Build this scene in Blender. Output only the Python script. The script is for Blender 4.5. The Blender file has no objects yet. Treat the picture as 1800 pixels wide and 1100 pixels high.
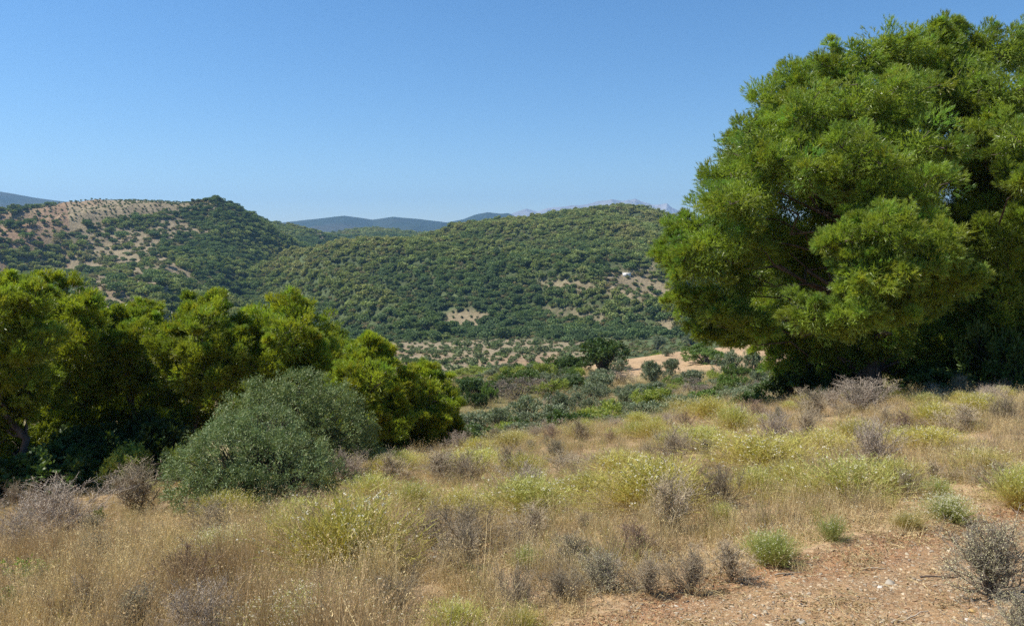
import bpy, math, numpy as np
from mathutils import Vector

# ------------------------------------------------------------------ camera, light, exposure
S = bpy.context.scene
C = S.collection
F_PX, U0, V0, VH = 1400.0, 900.0, 550.0, 430.0      # focal length in photo pixels, centre, horizon row
PITCH = math.atan((V0 - VH) / F_PX)
cam_d = bpy.data.cameras.new('camera')
cam_d.sensor_width = 36.0
cam_d.lens = F_PX / 1800.0 * 36.0
cam_d.clip_start = 0.1
cam_d.clip_end = 40000.0
cam = bpy.data.objects.new('camera', cam_d)
C.objects.link(cam)
cam.location = (0, 0, 0)
cam.rotation_euler = (math.pi / 2 - PITCH, 0, 0)
S.camera = cam

SUN_AZ, SUN_EL = math.radians(-88.0), math.radians(54.0)   # azimuth from the view direction (+Y), negative is left
w = bpy.data.worlds.new('World')
S.world = w
w.use_nodes = True
nt = w.node_tree
nt.nodes.clear()
sky = nt.nodes.new('ShaderNodeTexSky')
sky.sky_type = 'NISHITA'
sky.sun_disc = False
sky.sun_elevation = SUN_EL
sky.sun_rotation = SUN_AZ
sky.altitude = 300.0
sky.air_density = 1.0
sky.dust_density = 0.05
sky.ozone_density = 4.5
bg = nt.nodes.new('ShaderNodeBackground')
bg.inputs['Strength'].default_value = 0.092
wo = nt.nodes.new('ShaderNodeOutputWorld')
hs = nt.nodes.new('ShaderNodeHueSaturation')
hs.inputs['Saturation'].default_value = 1.2
nt.links.new(sky.outputs[0], hs.inputs['Color'])
nt.links.new(hs.outputs[0], bg.inputs[0])
nt.links.new(bg.outputs[0], wo.inputs[0])
sl = bpy.data.lights.new('sun', 'SUN')
sl.energy = 5.0
sl.angle = math.radians(0.5)
sl.color = (1.0, 0.95, 0.87)
sun = bpy.data.objects.new('sun', sl)
C.objects.link(sun)
sdir = Vector((math.cos(SUN_EL) * math.sin(SUN_AZ), math.cos(SUN_EL) * math.cos(SUN_AZ), math.sin(SUN_EL)))
sun.rotation_euler = (-sdir).to_track_quat('-Z', 'Y').to_euler()
sun.location = (-20, 0, 60)
S.view_settings.view_transform = 'Standard'
S.view_settings.look = 'None'
S.view_settings.gamma = 1.0
S.view_settings.exposure = 0.62
S.render.engine = 'CYCLES'
S.cycles.max_bounces = 6
S.cycles.diffuse_bounces = 3
S.cycles.transmission_bounces = 4
S.cycles.volume_bounces = 0
S.cycles.sample_clamp_indirect = 6.0
S.cycles.use_denoising = False
S.cycles.use_adaptive_sampling = False

# ------------------------------------------------------------------ noise
def _hash(i, j, seed):
    h = (i.astype(np.int64) * 374761393 + j.astype(np.int64) * 668265263 + seed * 2147483647 + 1013) & 0xFFFFFFFF
    h = ((h ^ (h >> 13)) * 1274126177) & 0xFFFFFFFF
    h = (h ^ (h >> 16)) & 0xFFFFFF
    return h.astype(np.float64) / 0xFFFFFF
def vnoise(x, y, seed=0):
    i = np.floor(x); j = np.floor(y)
    fx = x - i; fy = y - j
    fx = fx * fx * fx * (fx * (fx * 6 - 15) + 10); fy = fy * fy * fy * (fy * (fy * 6 - 15) + 10)
    a = _hash(i, j, seed); b = _hash(i + 1, j, seed); c = _hash(i, j + 1, seed); d = _hash(i + 1, j + 1, seed)
    return (a * (1 - fx) + b * fx) * (1 - fy) + (c * (1 - fx) + d * fx) * fy
def fbm(x, y, wl, octs=4, seed=0, gain=0.5):
    x = np.asarray(x, float) / wl; y = np.asarray(y, float) / wl
    s = 0.0; a = 1.0; n = 0.0
    for o in range(octs):
        s = s + a * (vnoise(x * 2 ** o + 13.7 * o, y * 2 ** o - 7.3 * o, seed + o) - 0.5) * 2
        n += a; a *= gain
    return s / n
def sstep(a, b, x):
    t = np.clip((x - a) / (b - a), 0, 1)
    return t * t * (3 - 2 * t)

# ------------------------------------------------------------------ projection helpers (photo pixel <-> ray through the place)
CP, SP = math.cos(PITCH), math.sin(PITCH)
def pix_dir(u, v):
    """direction through a photo pixel as (x/y, z/y)"""
    a = (np.asarray(u, float) - U0) / F_PX
    b = -(np.asarray(v, float) - V0) / F_PX
    y = CP + b * SP
    z = -SP + b * CP
    return a / y, z / y
def to_pix(x, y, z):
    yc = y * CP - z * SP
    zc = y * SP + z * CP
    yc = np.where(np.abs(yc) < 1e-6, 1e-6, yc)
    return U0 + F_PX * x / yc, V0 - F_PX * zc / yc

# ------------------------------------------------------------------ terrain height
TU = np.array([-400, 0, 300, 600, 820, 1000, 1200, 1400, 1800, 2200], float)
TD = np.array([30, 38, 48, 60, 80, 100, 125, 180, 250, 330, 420, 600], float)
TV = np.array([
    [935, 895, 855, 832, 808, 782, 750, 708, 692, 686],
    [930, 890, 850, 830, 806, 780, 750, 712, 698, 690],
    [910, 868, 832, 806, 782, 757, 731, 702, 690, 685],
    [870, 830, 797, 768, 745, 724, 704, 684, 672, 667],
    [820, 780, 745, 712, 696, 688, 676, 660, 650, 645],
    [780, 740, 705, 690, 674, 666, 648, 634, 624, 618],
    [740, 700, 675, 680, 666, 652, 602, 588, 590, 592],
    [690, 655, 650, 682, 678, 672, 652, 642, 640, 640],
    [650, 622, 625, 662, 660, 655, 640, 632, 630, 630],
    [610, 592, 602, 624, 624, 622, 617, 612, 610, 610],
    [570, 570, 588, 600, 596, 595, 592, 590, 590, 590],
    [560, 555, 562, 566, 562, 560, 560, 560, 560, 560]], float)
def _fine():
    us = np.linspace(TU[0], TU[-1], 261)
    ls = np.linspace(math.log(TD[0]), math.log(TD[-1]), 161)
    t1 = np.array([np.interp(us, TU, row) for row in TV])
    t2 = np.array([np.interp(ls, np.log(TD), t1[:, k]) for k in range(len(us))]).T
    def blur(a, ax, s):
        k = np.exp(-0.5 * (np.arange(-3 * s, 3 * s + 1) / s) ** 2); k /= k.sum()
        p = [(0, 0), (0, 0)]; p[ax] = (3 * s, 3 * s)
        b = np.pad(a, p, mode='edge')
        return np.apply_along_axis(lambda r: np.convolve(r, k, mode='valid'), ax, b)
    t2 = blur(blur(t2, 0, 3), 1, 7)
    return us, ls, t2
FU, FL, FT = _fine()
def table_v(u, d):
    a = np.clip((u - FU[0]) / (FU[1] - FU[0]), 0, len(FU) - 1.001)
    b = np.clip((np.log(np.maximum(d, 1)) - FL[0]) / (FL[1] - FL[0]), 0, len(FL) - 1.001)
    i = a.astype(int); j = b.astype(int); a = a - i; b = b - j
    return (FT[j, i] * (1 - a) + FT[j, i + 1] * a) * (1 - b) + (FT[j + 1, i] * (1 - a) + FT[j + 1, i + 1] * a) * b

def ridge(pts):
    """pts: (photo u, photo v, distance) -> arrays in level coords"""
    p = np.array(pts, float)
    sx, sz = pix_dir(p[:, 0], p[:, 1])
    return U0 + F_PX * sx, sz * p[:, 2], p[:, 2]
HILL_M = ridge([(-400, 640, 430), (150, 625, 460), (240, 590, 500), (300, 558, 550), (360, 512, 600), (400, 485, 640), (470, 457, 700), (540, 443, 740), (600, 436, 770),
                (700, 421, 820), (800, 405, 870), (870, 396, 900), (960, 387, 930), (1000, 378, 950), (1040, 371, 970), (1100, 367, 990), (1160, 378, 1000),
                (1200, 392, 1000), (1300, 412, 980), (1500, 450, 930), (1900, 480, 880), (2300, 480, 880)])
HILL_L = ridge([(-700, 350, 950), (-300, 355, 950), (0, 364, 950), (60, 361, 950), (120, 356, 940), (170, 352, 930), (240, 350, 930), (310, 351, 920), (345, 350, 900), (375, 347, 880),
                (410, 357, 880), (440, 370, 890), (470, 388, 900), (500, 407, 920), (530, 424, 950), (560, 442, 970), (600, 458, 980), (700, 490, 980), (900, 520, 980), (1200, 560, 980), (2300, 560, 980)])
HILL_S = ridge([(-700, 420, 1250), (300, 410, 1250), (440, 388, 1250), (480, 387, 1250), (520, 393, 1250), (560, 402, 1240), (600, 414, 1230), (640, 432, 1230), (700, 470, 1230), (900, 520, 1250), (2300, 520, 1250)])
HILL_K = ridge([(-700, 440, 1700), (450, 425, 1700), (540, 413, 1700), (580, 405, 1700), (620, 399, 1700), (660, 397, 1700), (700, 400, 1700), (740, 406, 1700), (790, 418, 1700), (900, 430, 1700), (2300, 430, 1700)])
def hill_z(h, u, d, foot_d, foot_z, p, back):
    zr = np.interp(u, h[0], h[1]) - h[2].mean() * 0.0042; dr = np.interp(u, h[0], h[2])
    t = np.clip((d - foot_d) / (dr - foot_d), 0, 1)
    zf = foot_z + (zr - foot_z) * (1 - (1 - t) ** p)
    zf = np.where(d < foot_d, foot_z - 1.2 * (foot_d - d), zf)
    return np.where(d > dr, zr - back * (d - dr), zf), t

def spur(x, y):
    return 0.45 - np.abs(fbm(x + 0.6 * y, y * 0.4, 150.0, 3, 44)) * 2.2
def height(x, y):
    x = np.asarray(x, float); y = np.asarray(y, float)
    r = np.hypot(x, y); az = np.arctan2(x, y)
    azc = np.clip(az, -0.75, 0.75)
    u = U0 + F_PX * np.tan(azc)
    d = np.maximum(r * np.cos(azc), 0.01)
    xs = np.where(x > 9, 9 + 5 * np.tanh((x - 9) / 14.0), x)
    xs = np.where(xs < -25, -25 + 8 * np.tanh((xs + 25) / 8.0), xs)
    ys = np.where(y < 0, 4 * np.tanh(y / 8.0), y)
    zn = -1.6 + 0.115 * xs - 0.175 * ys
    zn = zn + 0.10 * fbm(x, y, 4.0, 4, 3) + 0.035 * fbm(x, y, 0.55, 4, 9)
    zt = -(table_v(u, d) - VH) / F_PX * d
    zt = np.where(d > 600, zt.clip(-62, None) * 0 - 60, zt)
    zt = zt + fbm(x, y, 45.0, 4, 21) * np.interp(d, [24, 60, 200, 500], [0.05, 0.7, 1.6, 3.0])
    wn = sstep(19, 31, d) * sstep(0, 6, d)
    z = zn * (1 - wn) + zt * wn
    far = sstep(300, 420, d)
    if np.any(far > 0):
        zm, tm = hill_z(HILL_M, u, d, 425, -50, 1.15, 0.35)
        fdl = np.interp(u, [280, 420, 520, 640], [400, 640, 780, 820]); fzl = np.interp(u, [280, 420, 520, 640], [-46, -38, -30, -30])
        zl, tl = hill_z(HILL_L, u, d, fdl, fzl, 1.25, 0.30)
        zs, ts = hill_z(HILL_S, u, d, 1010, -20, 1.0, 0.3)
        zk, tk = hill_z(HILL_K, u, d, 1350, -10, 1.0, 0.3)
        # spurs running down the slopes
        g = np.abs(fbm(x * 0.9 + y * 0.45, y * 0.35, 130.0, 3, 41)) * 2 - 0.55
        g2 = fbm(x, y, 70.0, 3, 47)
        m = 4 * tm * (1 - tm)
        zm = zm - 26 * np.clip(g + 0.3, -0.3, 0.6) * m * 0 + 50 * np.sqrt(m) * spur(x, y) * 0.75 + 5 * g2 * np.sqrt(m)
        m = 4 * tl * (1 - tl)
        zl = zl + 24 * np.sqrt(m) * (0.5 - np.abs(fbm(x * 0.9 - 0.3 * y, y * 0.5, 170.0, 3, 52)) * 2.2) * 0.8 + 5 * g2 * np.sqrt(m)
        zh = np.maximum(np.maximum(zm, zl), np.maximum(zs, zk)) 
        z = np.where(far > 0, np.maximum(z, zh), z)
    return z

_dg = np.concatenate([np.arange(2.0, 40, 0.05), np.arange(40, 200, 0.4), np.arange(200, 2000, 2.5)])
def ground_at(u, v):
    """where the ray through photo pixel (u, v) first meets the ground"""
    a, b = pix_dir(u, v)
    h = height(a * _dg, _dg)
    below = (b * _dg) <= h
    k = int(np.argmax(below)) if below.any() else len(_dg) - 1
    d = _dg[k]
    return float(a * d), float(d), float(h[k])
def at_dist(u, d):
    a, _ = pix_dir(u, 600)
    x = float(a * d)
    return x, float(d), float(height(np.array([x]), np.array([d]))[0])
def in_space(u, v, d):
    a, b = pix_dir(u, v)
    return np.array([float(a * d), float(d), float(b * d)])

# ------------------------------------------------------------------ mesh helpers
def tag(o, label=None, cat=None, group=None, kind=None):
    if label: o['label'] = label
    if cat: o['category'] = cat
    if group: o['group'] = group
    if kind: o['kind'] = kind
    return o
def empty(name, loc, label, cat, group=None):
    o = bpy.data.objects.new(name, None)
    o.empty_display_size = 0.2
    C.objects.link(o)
    o.location = loc
    return tag(o, label, cat, group)

class Acc:
    """collects vertices, triangles, quads and a colour per vertex into one mesh"""
    def __init__(self):
        self.V = []; self.T = []; self.Q = []; self.K = []; self.n = 0
    def add(self, V, T=None, Q=None, K=None):
        V = np.asarray(V, np.float32).reshape(-1, 3)
        self.V.append(V)
        if T is not None and len(T): self.T.append(np.asarray(T, np.int64) + self.n)
        if Q is not None and len(Q): self.Q.append(np.asarray(Q, np.int64) + self.n)
        if K is None: K = np.ones((len(V), 3), np.float32)
        K = np.broadcast_to(np.asarray(K, np.float32), (len(V), 3))
        self.K.append(K)
        self.n += len(V)
    def mesh(self, name, mat, smooth=False):
        V = np.concatenate(self.V); K = np.concatenate(self.K)
        T = np.concatenate(self.T) if self.T else np.zeros((0, 3), np.int64)
        Q = np.concatenate(self.Q) if self.Q else np.zeros((0, 4), np.int64)
        me = bpy.data.meshes.new(name)
        me.vertices.add(len(V)); me.vertices.foreach_set('co', V.ravel())
        nl = T.size + Q.size
        me.loops.add(nl)
        me.loops.foreach_set('vertex_index', np.concatenate([T.ravel(), Q.ravel()]).astype(np.int32))
        me.polygons.add(len(T) + len(Q))
        st = np.concatenate([np.arange(len(T)) * 3, T.size + np.arange(len(Q)) * 4]).astype(np.int32)
        me.polygons.foreach_set('loop_start', st)
        me.update(calc_edges=True)
        if smooth: me.polygons.foreach_set('use_smooth', np.ones(len(T) + len(Q), bool))
        at = me.attributes.new('col', 'FLOAT_COLOR', 'POINT')
        at.data.foreach_set('color', np.concatenate([K, np.ones((len(K), 1), np.float32)], 1).ravel().astype(np.float32))
        me.materials.append(mat)
        return me
    def build(self, name, mat, parent=None, smooth=False, loc=None):
        o = bpy.data.objects.new(name, self.mesh(name, mat, smooth))
        C.objects.link(o)
        if parent is not None: o.parent = parent
        if loc is not None: o.location = loc
        return o

def unit(a):
    return a / np.maximum(np.linalg.norm(a, axis=-1, keepdims=True), 1e-9)
def rdir(rng, n):
    return unit(rng.normal(size=(n, 3)))

def spikes(acc, P, D, L, W, K0, K1, rng):
    """needles: one narrow triangle each"""
    n = len(P); L = np.broadcast_to(L, (n,))[:, None]; W = np.broadcast_to(W, (n,))[:, None]
    s = unit(np.cross(D, rdir(rng, n))) * W / 2
    V = np.stack([P - s, P + s, P + D * L], 1).reshape(-1, 3)
    T = np.arange(3 * n).reshape(n, 3)
    K0 = np.broadcast_to(K0, (n, 3)); K1 = np.broadcast_to(K1, (n, 3))
    acc.add(V, T=T, K=np.stack([K0, K0, K1], 1).reshape(-1, 3))
def leaves(acc, P, D, L, W, K, rng, fold=0.0):
    """leaves: one diamond each"""
    n = len(P); L = np.broadcast_to(L, (n,))[:, None]; W = np.broadcast_to(W, (n,))[:, None]
    s = unit(np.cross(D, rdir(rng, n))) * W / 2
    m = P + D * L * 0.45
    V = np.stack([P, m + s, P + D * L, m - s], 1).reshape(-1, 3)
    K = np.broadcast_to(K, (n, 3))
    acc.add(V, Q=np.arange(4 * n).reshape(n, 4), K=np.repeat(K, 4, 0))
def blades(acc, P, D, L, W, K0, K1, rng, segs=3, droop=0.3, taper=0.85):
    """curved grass blades or thin stems"""
    n = len(P); L = np.broadcast_to(L, (n,)); W = np.broadcast_to(W, (n,)); droop = np.broadcast_to(droop, (n,))
    s = unit(np.cross(D, rdir(rng, n)))
    side = unit(D * np.array([1, 1, 0]) + 1e-4)
    K0 = np.broadcast_to(K0, (n, 3)); K1 = np.broadcast_to(K1, (n, 3))
    Vs = []; Ks = []
    for k in range(segs + 1):
        t = k / segs
        c = P + D * (L * t)[:, None] + (side * 0.35 + np.array([0, 0, -0.65])) * (droop * L * t * t)[:, None]
        wd = (W * (1 - taper * t) / 2)[:, None]
        Vs += [c - s * wd, c + s * wd]
        kk = K0 * (1 - t) + K1 * t
        Ks += [kk, kk]
    V = np.stack(Vs, 1).reshape(-1, 3); K = np.stack(Ks, 1).reshape(-1, 3)
    b = (np.arange(n) * 2 * (segs + 1))[:, None, None]
    q = np.array([[2 * k, 2 * k + 1, 2 * k + 3, 2 * k + 2] for k in range(segs)])[None]
    acc.add(V, Q=(b + q).reshape(-1, 4), K=K)
    return P + D * L[:, None] + (side * 0.35 + np.array([0, 0, -0.65])) * (droop * L)[:, None]
def tube(acc, pts, rad, sides=7, K=(1, 1, 1)):
    pts = np.asarray(pts, float); n = len(pts)
    rad = np.broadcast_to(np.asarray(rad, float), (n,))
    V = []
    tg = np.gradient(pts, axis=0)
    ref = np.array([0.31, 0.87, 0.11])
    for i in range(n):
        t = tg[i] / max(np.linalg.norm(tg[i]), 1e-9)
        a = np.cross(t, ref); a /= max(np.linalg.norm(a), 1e-9)
        b = np.cross(t, a)
        an = np.arange(sides) / sides * 2 * math.pi
        V.append(pts[i] + rad[i] * (np.cos(an)[:, None] * a + np.sin(an)[:, None] * b))
    V = np.concatenate(V)
    Q = [[i * sides + k, i * sides + (k + 1) % sides, (i + 1) * sides + (k + 1) % sides, (i + 1) * sides + k] for i in range(n - 1) for k in range(sides)]
    acc.add(V, Q=np.array(Q), K=K)
def bent(a, b, rng, n=6, wob=0.08, sag=0.0):
    a = np.asarray(a, float); b = np.asarray(b, float)
    t = np.linspace(0, 1, n)[:, None]
    L = np.linalg.norm(b - a)
    p = a + (b - a) * t + rng.normal(size=(n, 3)) * wob * L * np.sin(t * math.pi) * 0.5
    p[:, 2] += sag * L * np.sin(t[:, 0] * math.pi)
    return p

# ------------------------------------------------------------------ materials
def nodes(name):
    m = bpy.data.materials.new(name); m.use_nodes = True
    t = m.node_tree; t.nodes.clear()
    return m, t, t.nodes, t.links
def leaf_mat(name, trans=0.35, rough=0.55, vary=0.25, gain=1.0, spec=0.3, tcol=(1.15, 1.2, 0.55)):
    m, t, N, L = nodes(name)
    at = N.new('ShaderNodeAttribute'); at.attribute_name = 'col'
    oi = N.new('ShaderNodeObjectInfo')
    mr = N.new('ShaderNodeMapRange'); mr.inputs['To Min'].default_value = gain * (1 - vary); mr.inputs['To Max'].default_value = gain * (1 + vary)
    L.new(oi.outputs['Random'], mr.inputs['Value'])
    mul = N.new('ShaderNodeVectorMath'); mul.operation = 'SCALE'
    L.new(at.outputs['Color'], mul.inputs[0]); L.new(mr.outputs[0], mul.inputs['Scale'])
    p = N.new('ShaderNodeBsdfPrincipled'); p.inputs['Roughness'].default_value = rough
    p.inputs['Specular IOR Level'].default_value = spec
    L.new(mul.outputs[0], p.inputs['Base Color'])
    tr = N.new('ShaderNodeBsdfTranslucent')
    m2 = N.new('ShaderNodeVectorMath'); m2.operation = 'MULTIPLY'; m2.inputs[1].default_value = tcol
    L.new(mul.outputs[0], m2.inputs[0]); L.new(m2.outputs[0], tr.inputs['Color'])
    mx = N.new('ShaderNodeMixShader'); mx.inputs[0].default_value = trans
    L.new(p.outputs[0], mx.inputs[1]); L.new(tr.outputs[0], mx.inputs[2])
    o = N.new('ShaderNodeOutputMaterial'); L.new(mx.outputs[0], o.inputs[0])
    return m
def bark_mat(name, c1, c2, scale=9.0):
    m, t, N, L = nodes(name)
    tc = N.new('ShaderNodeTexCoord')
    mp = N.new('ShaderNodeMapping'); mp.inputs['Scale'].default_value = (1, 1, 0.25)
    n1 = N.new('ShaderNodeTexNoise'); n1.inputs['Scale'].default_value = scale; n1.inputs['Detail'].default_value = 6
    L.new(tc.outputs['Object'], mp.inputs[0]); L.new(mp.outputs[0], n1.inputs['Vector'])
    r = N.new('ShaderNodeValToRGB'); r.color_ramp.elements[0].position = 0.35; r.color_ramp.elements[1].position = 0.65
    r.color_ramp.elements[0].color = (*c1, 1); r.color_ramp.elements[1].color = (*c2, 1)
    L.new(n1.outputs[0], r.inputs[0])
    b = N.new('ShaderNodeBump'); b.inputs['Strength'].default_value = 0.8; b.inputs['Distance'].default_value = 0.05
    L.new(n1.outputs[0], b.inputs['Height'])
    p = N.new('ShaderNodeBsdfPrincipled'); p.inputs['Roughness'].default_value = 0.9
    L.new(r.outputs[0], p.inputs['Base Color']); L.new(b.outputs[0], p.inputs['Normal'])
    o = N.new('ShaderNodeOutputMaterial'); L.new(p.outputs[0], o.inputs[0])
    return m
def ground_mat(name, sc, bump_d, lo=0.72, hi=1.3, fine=None, fine_mix=0.35):
    """soil: land-cover colour from the mesh, broken up by noise at two scales, with relief"""
    m, t, N, L = nodes(name)
    at = N.new('ShaderNodeAttribute'); at.attribute_name = 'col'
    tc = N.new('ShaderNodeTexCoord')
    n1 = N.new('ShaderNodeTexNoise'); n1.inputs['Scale'].default_value = sc; n1.inputs['Detail'].default_value = 8; n1.inputs['Roughness'].default_value = 0.65
    n2 = N.new('ShaderNodeTexNoise'); n2.inputs['Scale'].default_value = sc * 7.3; n2.inputs['Detail'].default_value = 5; n2.inputs['Roughness'].default_value = 0.7
    L.new(tc.outputs['Object'], n1.inputs['Vector']); L.new(tc.outputs['Object'], n2.inputs['Vector'])
    a = N.new('ShaderNodeMapRange'); a.inputs['From Min'].default_value = 0.3; a.inputs['From Max'].default_value = 0.7
    a.inputs['To Min'].default_value = lo; a.inputs['To Max'].default_value = hi
    b = N.new('ShaderNodeMapRange'); b.inputs['From Min'].default_value = 0.3; b.inputs['From Max'].default_value = 0.7
    b.inputs['To Min'].default_value = lo; b.inputs['To Max'].default_value = hi
    L.new(n1.outputs[0], a.inputs[0]); L.new(n2.outputs[0], b.inputs[0])
    mu = N.new('ShaderNodeMath'); mu.operation = 'MULTIPLY'; L.new(a.outputs[0], mu.inputs[0]); L.new(b.outputs[0], mu.inputs[1])
    v = N.new('ShaderNodeVectorMath'); v.operation = 'SCALE'; L.new(at.outputs['Color'], v.inputs[0]); L.new(mu.outputs[0], v.inputs['Scale'])
    col = v.outputs[0]
    if fine is not None:                     # pebble speckle
        vo = N.new('ShaderNodeTexVoronoi'); vo.inputs['Scale'].default_value = fine
        L.new(tc.outputs['Object'], vo.inputs['Vector'])
        cr = N.new('ShaderNodeValToRGB'); e = cr.color_ramp.elements
        e[0].position = 0.0; e[0].color = (0.50, 0.37, 0.24, 1); e[1].position = 1.0; e[1].color = (0.24, 0.10, 0.045, 1)
        e.new(0.35).color = (0.36, 0.20, 0.10, 1); e.new(0.7).color = (0.42, 0.30, 0.18, 1)
        sp = N.new('ShaderNodeSeparateColor'); L.new(vo.outputs['Color'], sp.inputs[0]); L.new(sp.outputs[0], cr.inputs[0])
        mx = N.new('ShaderNodeMix'); mx.data_type = 'RGBA'; mx.inputs['Factor'].default_value = fine_mix
        L.new(col, mx.inputs[6]); L.new(cr.outputs[0], mx.inputs[7]); col = mx.outputs[2]
    bu = N.new('ShaderNodeBump'); bu.inputs['Strength'].default_value = 0.9; bu.inputs['Distance'].default_value = bump_d
    ad = N.new('ShaderNodeMath'); ad.operation = 'ADD'; L.new(n1.outputs[0], ad.inputs[0]); L.new(n2.outputs[0], ad.inputs[1])
    L.new(ad.outputs[0], bu.inputs['Height'])
    p = N.new('ShaderNodeBsdfPrincipled'); p.inputs['Roughness'].default_value = 0.95; p.inputs['Specular IOR Level'].default_value = 0.15
    L.new(col, p.inputs['Base Color']); L.new(bu.outputs[0], p.inputs['Normal'])
    o = N.new('ShaderNodeOutputMaterial'); L.new(p.outputs[0], o.inputs[0])
    return m

M_PINE = leaf_mat('pine_needles', 0.45, 0.38, 0.06, spec=0.5)
M_OLIVE = leaf_mat('olive_leaves', 0.22, 0.5, 0.12, tcol=(1, 1.1, 0.6))
M_BUSH = leaf_mat('bush_leaves', 0.3, 0.5, 0.22)
M_FAR = leaf_mat('far_foliage', 0.25, 0.8, 0.18, gain=1.32, spec=0.1)
M_GRASS = leaf_mat('dry_grass', 0.3, 0.7, 0.22, spec=0.2, tcol=(1.05, 1.0, 0.8))
M_TUFT = leaf_mat('tuft_stems', 0.32, 0.6, 0.14, tcol=(1.1, 1.1, 0.6))
M_TWIG = leaf_mat('dry_twigs', 0.05, 0.8, 0.2, spec=0.1, tcol=(1, 1, 1))
M_BARK = bark_mat('pine_bark', (0.05, 0.036, 0.028), (0.15, 0.11, 0.085))
M_STONE = bark_mat('pale_stone', (0.36, 0.30, 0.23), (0.62, 0.56, 0.48), 14)
M_SOIL = ground_mat('dry_soil', 1.3, 0.05, fine=34.0)
M_PATH = ground_mat('path_soil', 1.6, 0.12, fine=42.0, fine_mix=0.45)
M_VALLEY = ground_mat('valley_soil', 0.16, 0.5, 0.8, 1.22)
M_HILL = ground_mat('hill_soil', 0.05, 2.0, 0.75, 1.3)
M_MOUNT = ground_mat('mountain_rock', 0.004, 25.0, 0.85, 1.15)

# ------------------------------------------------------------------ land cover
def blob(u, v, cu, cv, ru, rv, ang=0.0, soft=0.35, nz=None):
    a = math.radians(ang)
    du = u - cu; dv = v - cv
    p = (du * math.cos(a) + dv * math.sin(a)) / ru; q = (-du * math.sin(a) + dv * math.cos(a)) / rv
    r = np.sqrt(p * p + q * q)
    if nz is not None: r = r + nz
    return 1 - sstep(1 - soft, 1 + soft, r)
def cover(x, y, z):
    """open-ground weight (0 wooded .. 1 bare), orchard weight and soil colour"""
    u, v = to_pix(x, y, z)
    d = np.maximum(y, 0.1)
    nz = 0.45 * fbm(x, y, np.interp(700, [0, 700], [40, 40]), 3, 71)
    n2 = fbm(x, y, 90, 4, 77); n3 = fbm(x, y, 28, 3, 79)
    onL = (u < 640) & (d > 380)
    bare = np.zeros_like(u); orch = np.zeros_like(u)
    hill = d > 430
    def mx(a, b, cond): return np.where(cond, np.maximum(a, b), a)
    # left hill: orchard on the crown, scrub with red earth on the left flank
    top = blob(u, v, 190, 366, 135, 22, -3, 0.3, nz * 0.4)
    orch = mx(orch, top, d > 700); bare = mx(bare, top, d > 700)
    flank = sstep(0.0, 0.35, n2 + 0.6 * n3 + 0.22) * (1 - sstep(250, 420, u + 0.6 * (v - 450))) * onL
    bare = np.maximum(bare, flank * 0.8)
    for b in [(25, 410, 70, 34, 0), (180, 500, 95, 15, 42), (230, 470, 80, 12, 38), (215, 422, 46, 10, 0), (300, 470, 70, 12, 30), (190, 540, 60, 16, 45), (120, 395, 60, 12, 0), (310, 400, 55, 10, 10)]:
        bare = mx(bare, blob(u, v, b[0], b[1], b[2], b[3], b[4], 0.4, nz), (d > 430))
    bare = mx(bare, 0.9 * blob(u, v, 400, 487, 26, 6, -25, 0.4, nz), d > 430)
    sad = 0.75 * blob(u, v, 585, 412, 62, 22, 22, 0.3, nz * 0.4)
    bare = mx(bare, sad, d > 1040); orch = mx(orch, sad, d > 1040)
    for b in [(818, 563, 44, 19, 0, 1), (965, 571, 20, 8, 0, 0), (1115, 503, 62, 24, 10, 0), (1005, 502, 52, 9, 5, 0), (1130, 474, 40, 7, -20, 0), (1180, 578, 26, 15, 0, 0), (1050, 560, 60, 8, 0, 0), (1000, 545, 46, 6, 0, 0), (900, 588, 60, 5, 0, 0)]:
        w_ = blob(u, v, b[0], b[1], b[2], b[3], b[4], 0.3, nz * 0.6)
        bare = mx(bare, w_ * (1 if b[3] > 8 else 0.7), (d > 415) & hill)
        if b[5]: orch = mx(orch, w_, hill)
    # valley floor orchard
    val = sstep(235, 265, d) * (1 - sstep(392, 418, d + 22 * n3)) * sstep(560, 640, u) * (1 - sstep(1010, 1120, u + 40 * n3))
    bare = np.maximum(bare, val); orch = np.maximum(orch, val)
    # sandy field on the near knoll
    fld = sstep(83, 90, d + 2 * n3) * (1 - sstep(134, 146, d)) * sstep(1030, 1070, u + 1.5 * (d - 100)) * (1 - sstep(1480, 1560, u))
    return u, v, d, bare, orch, fld
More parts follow.
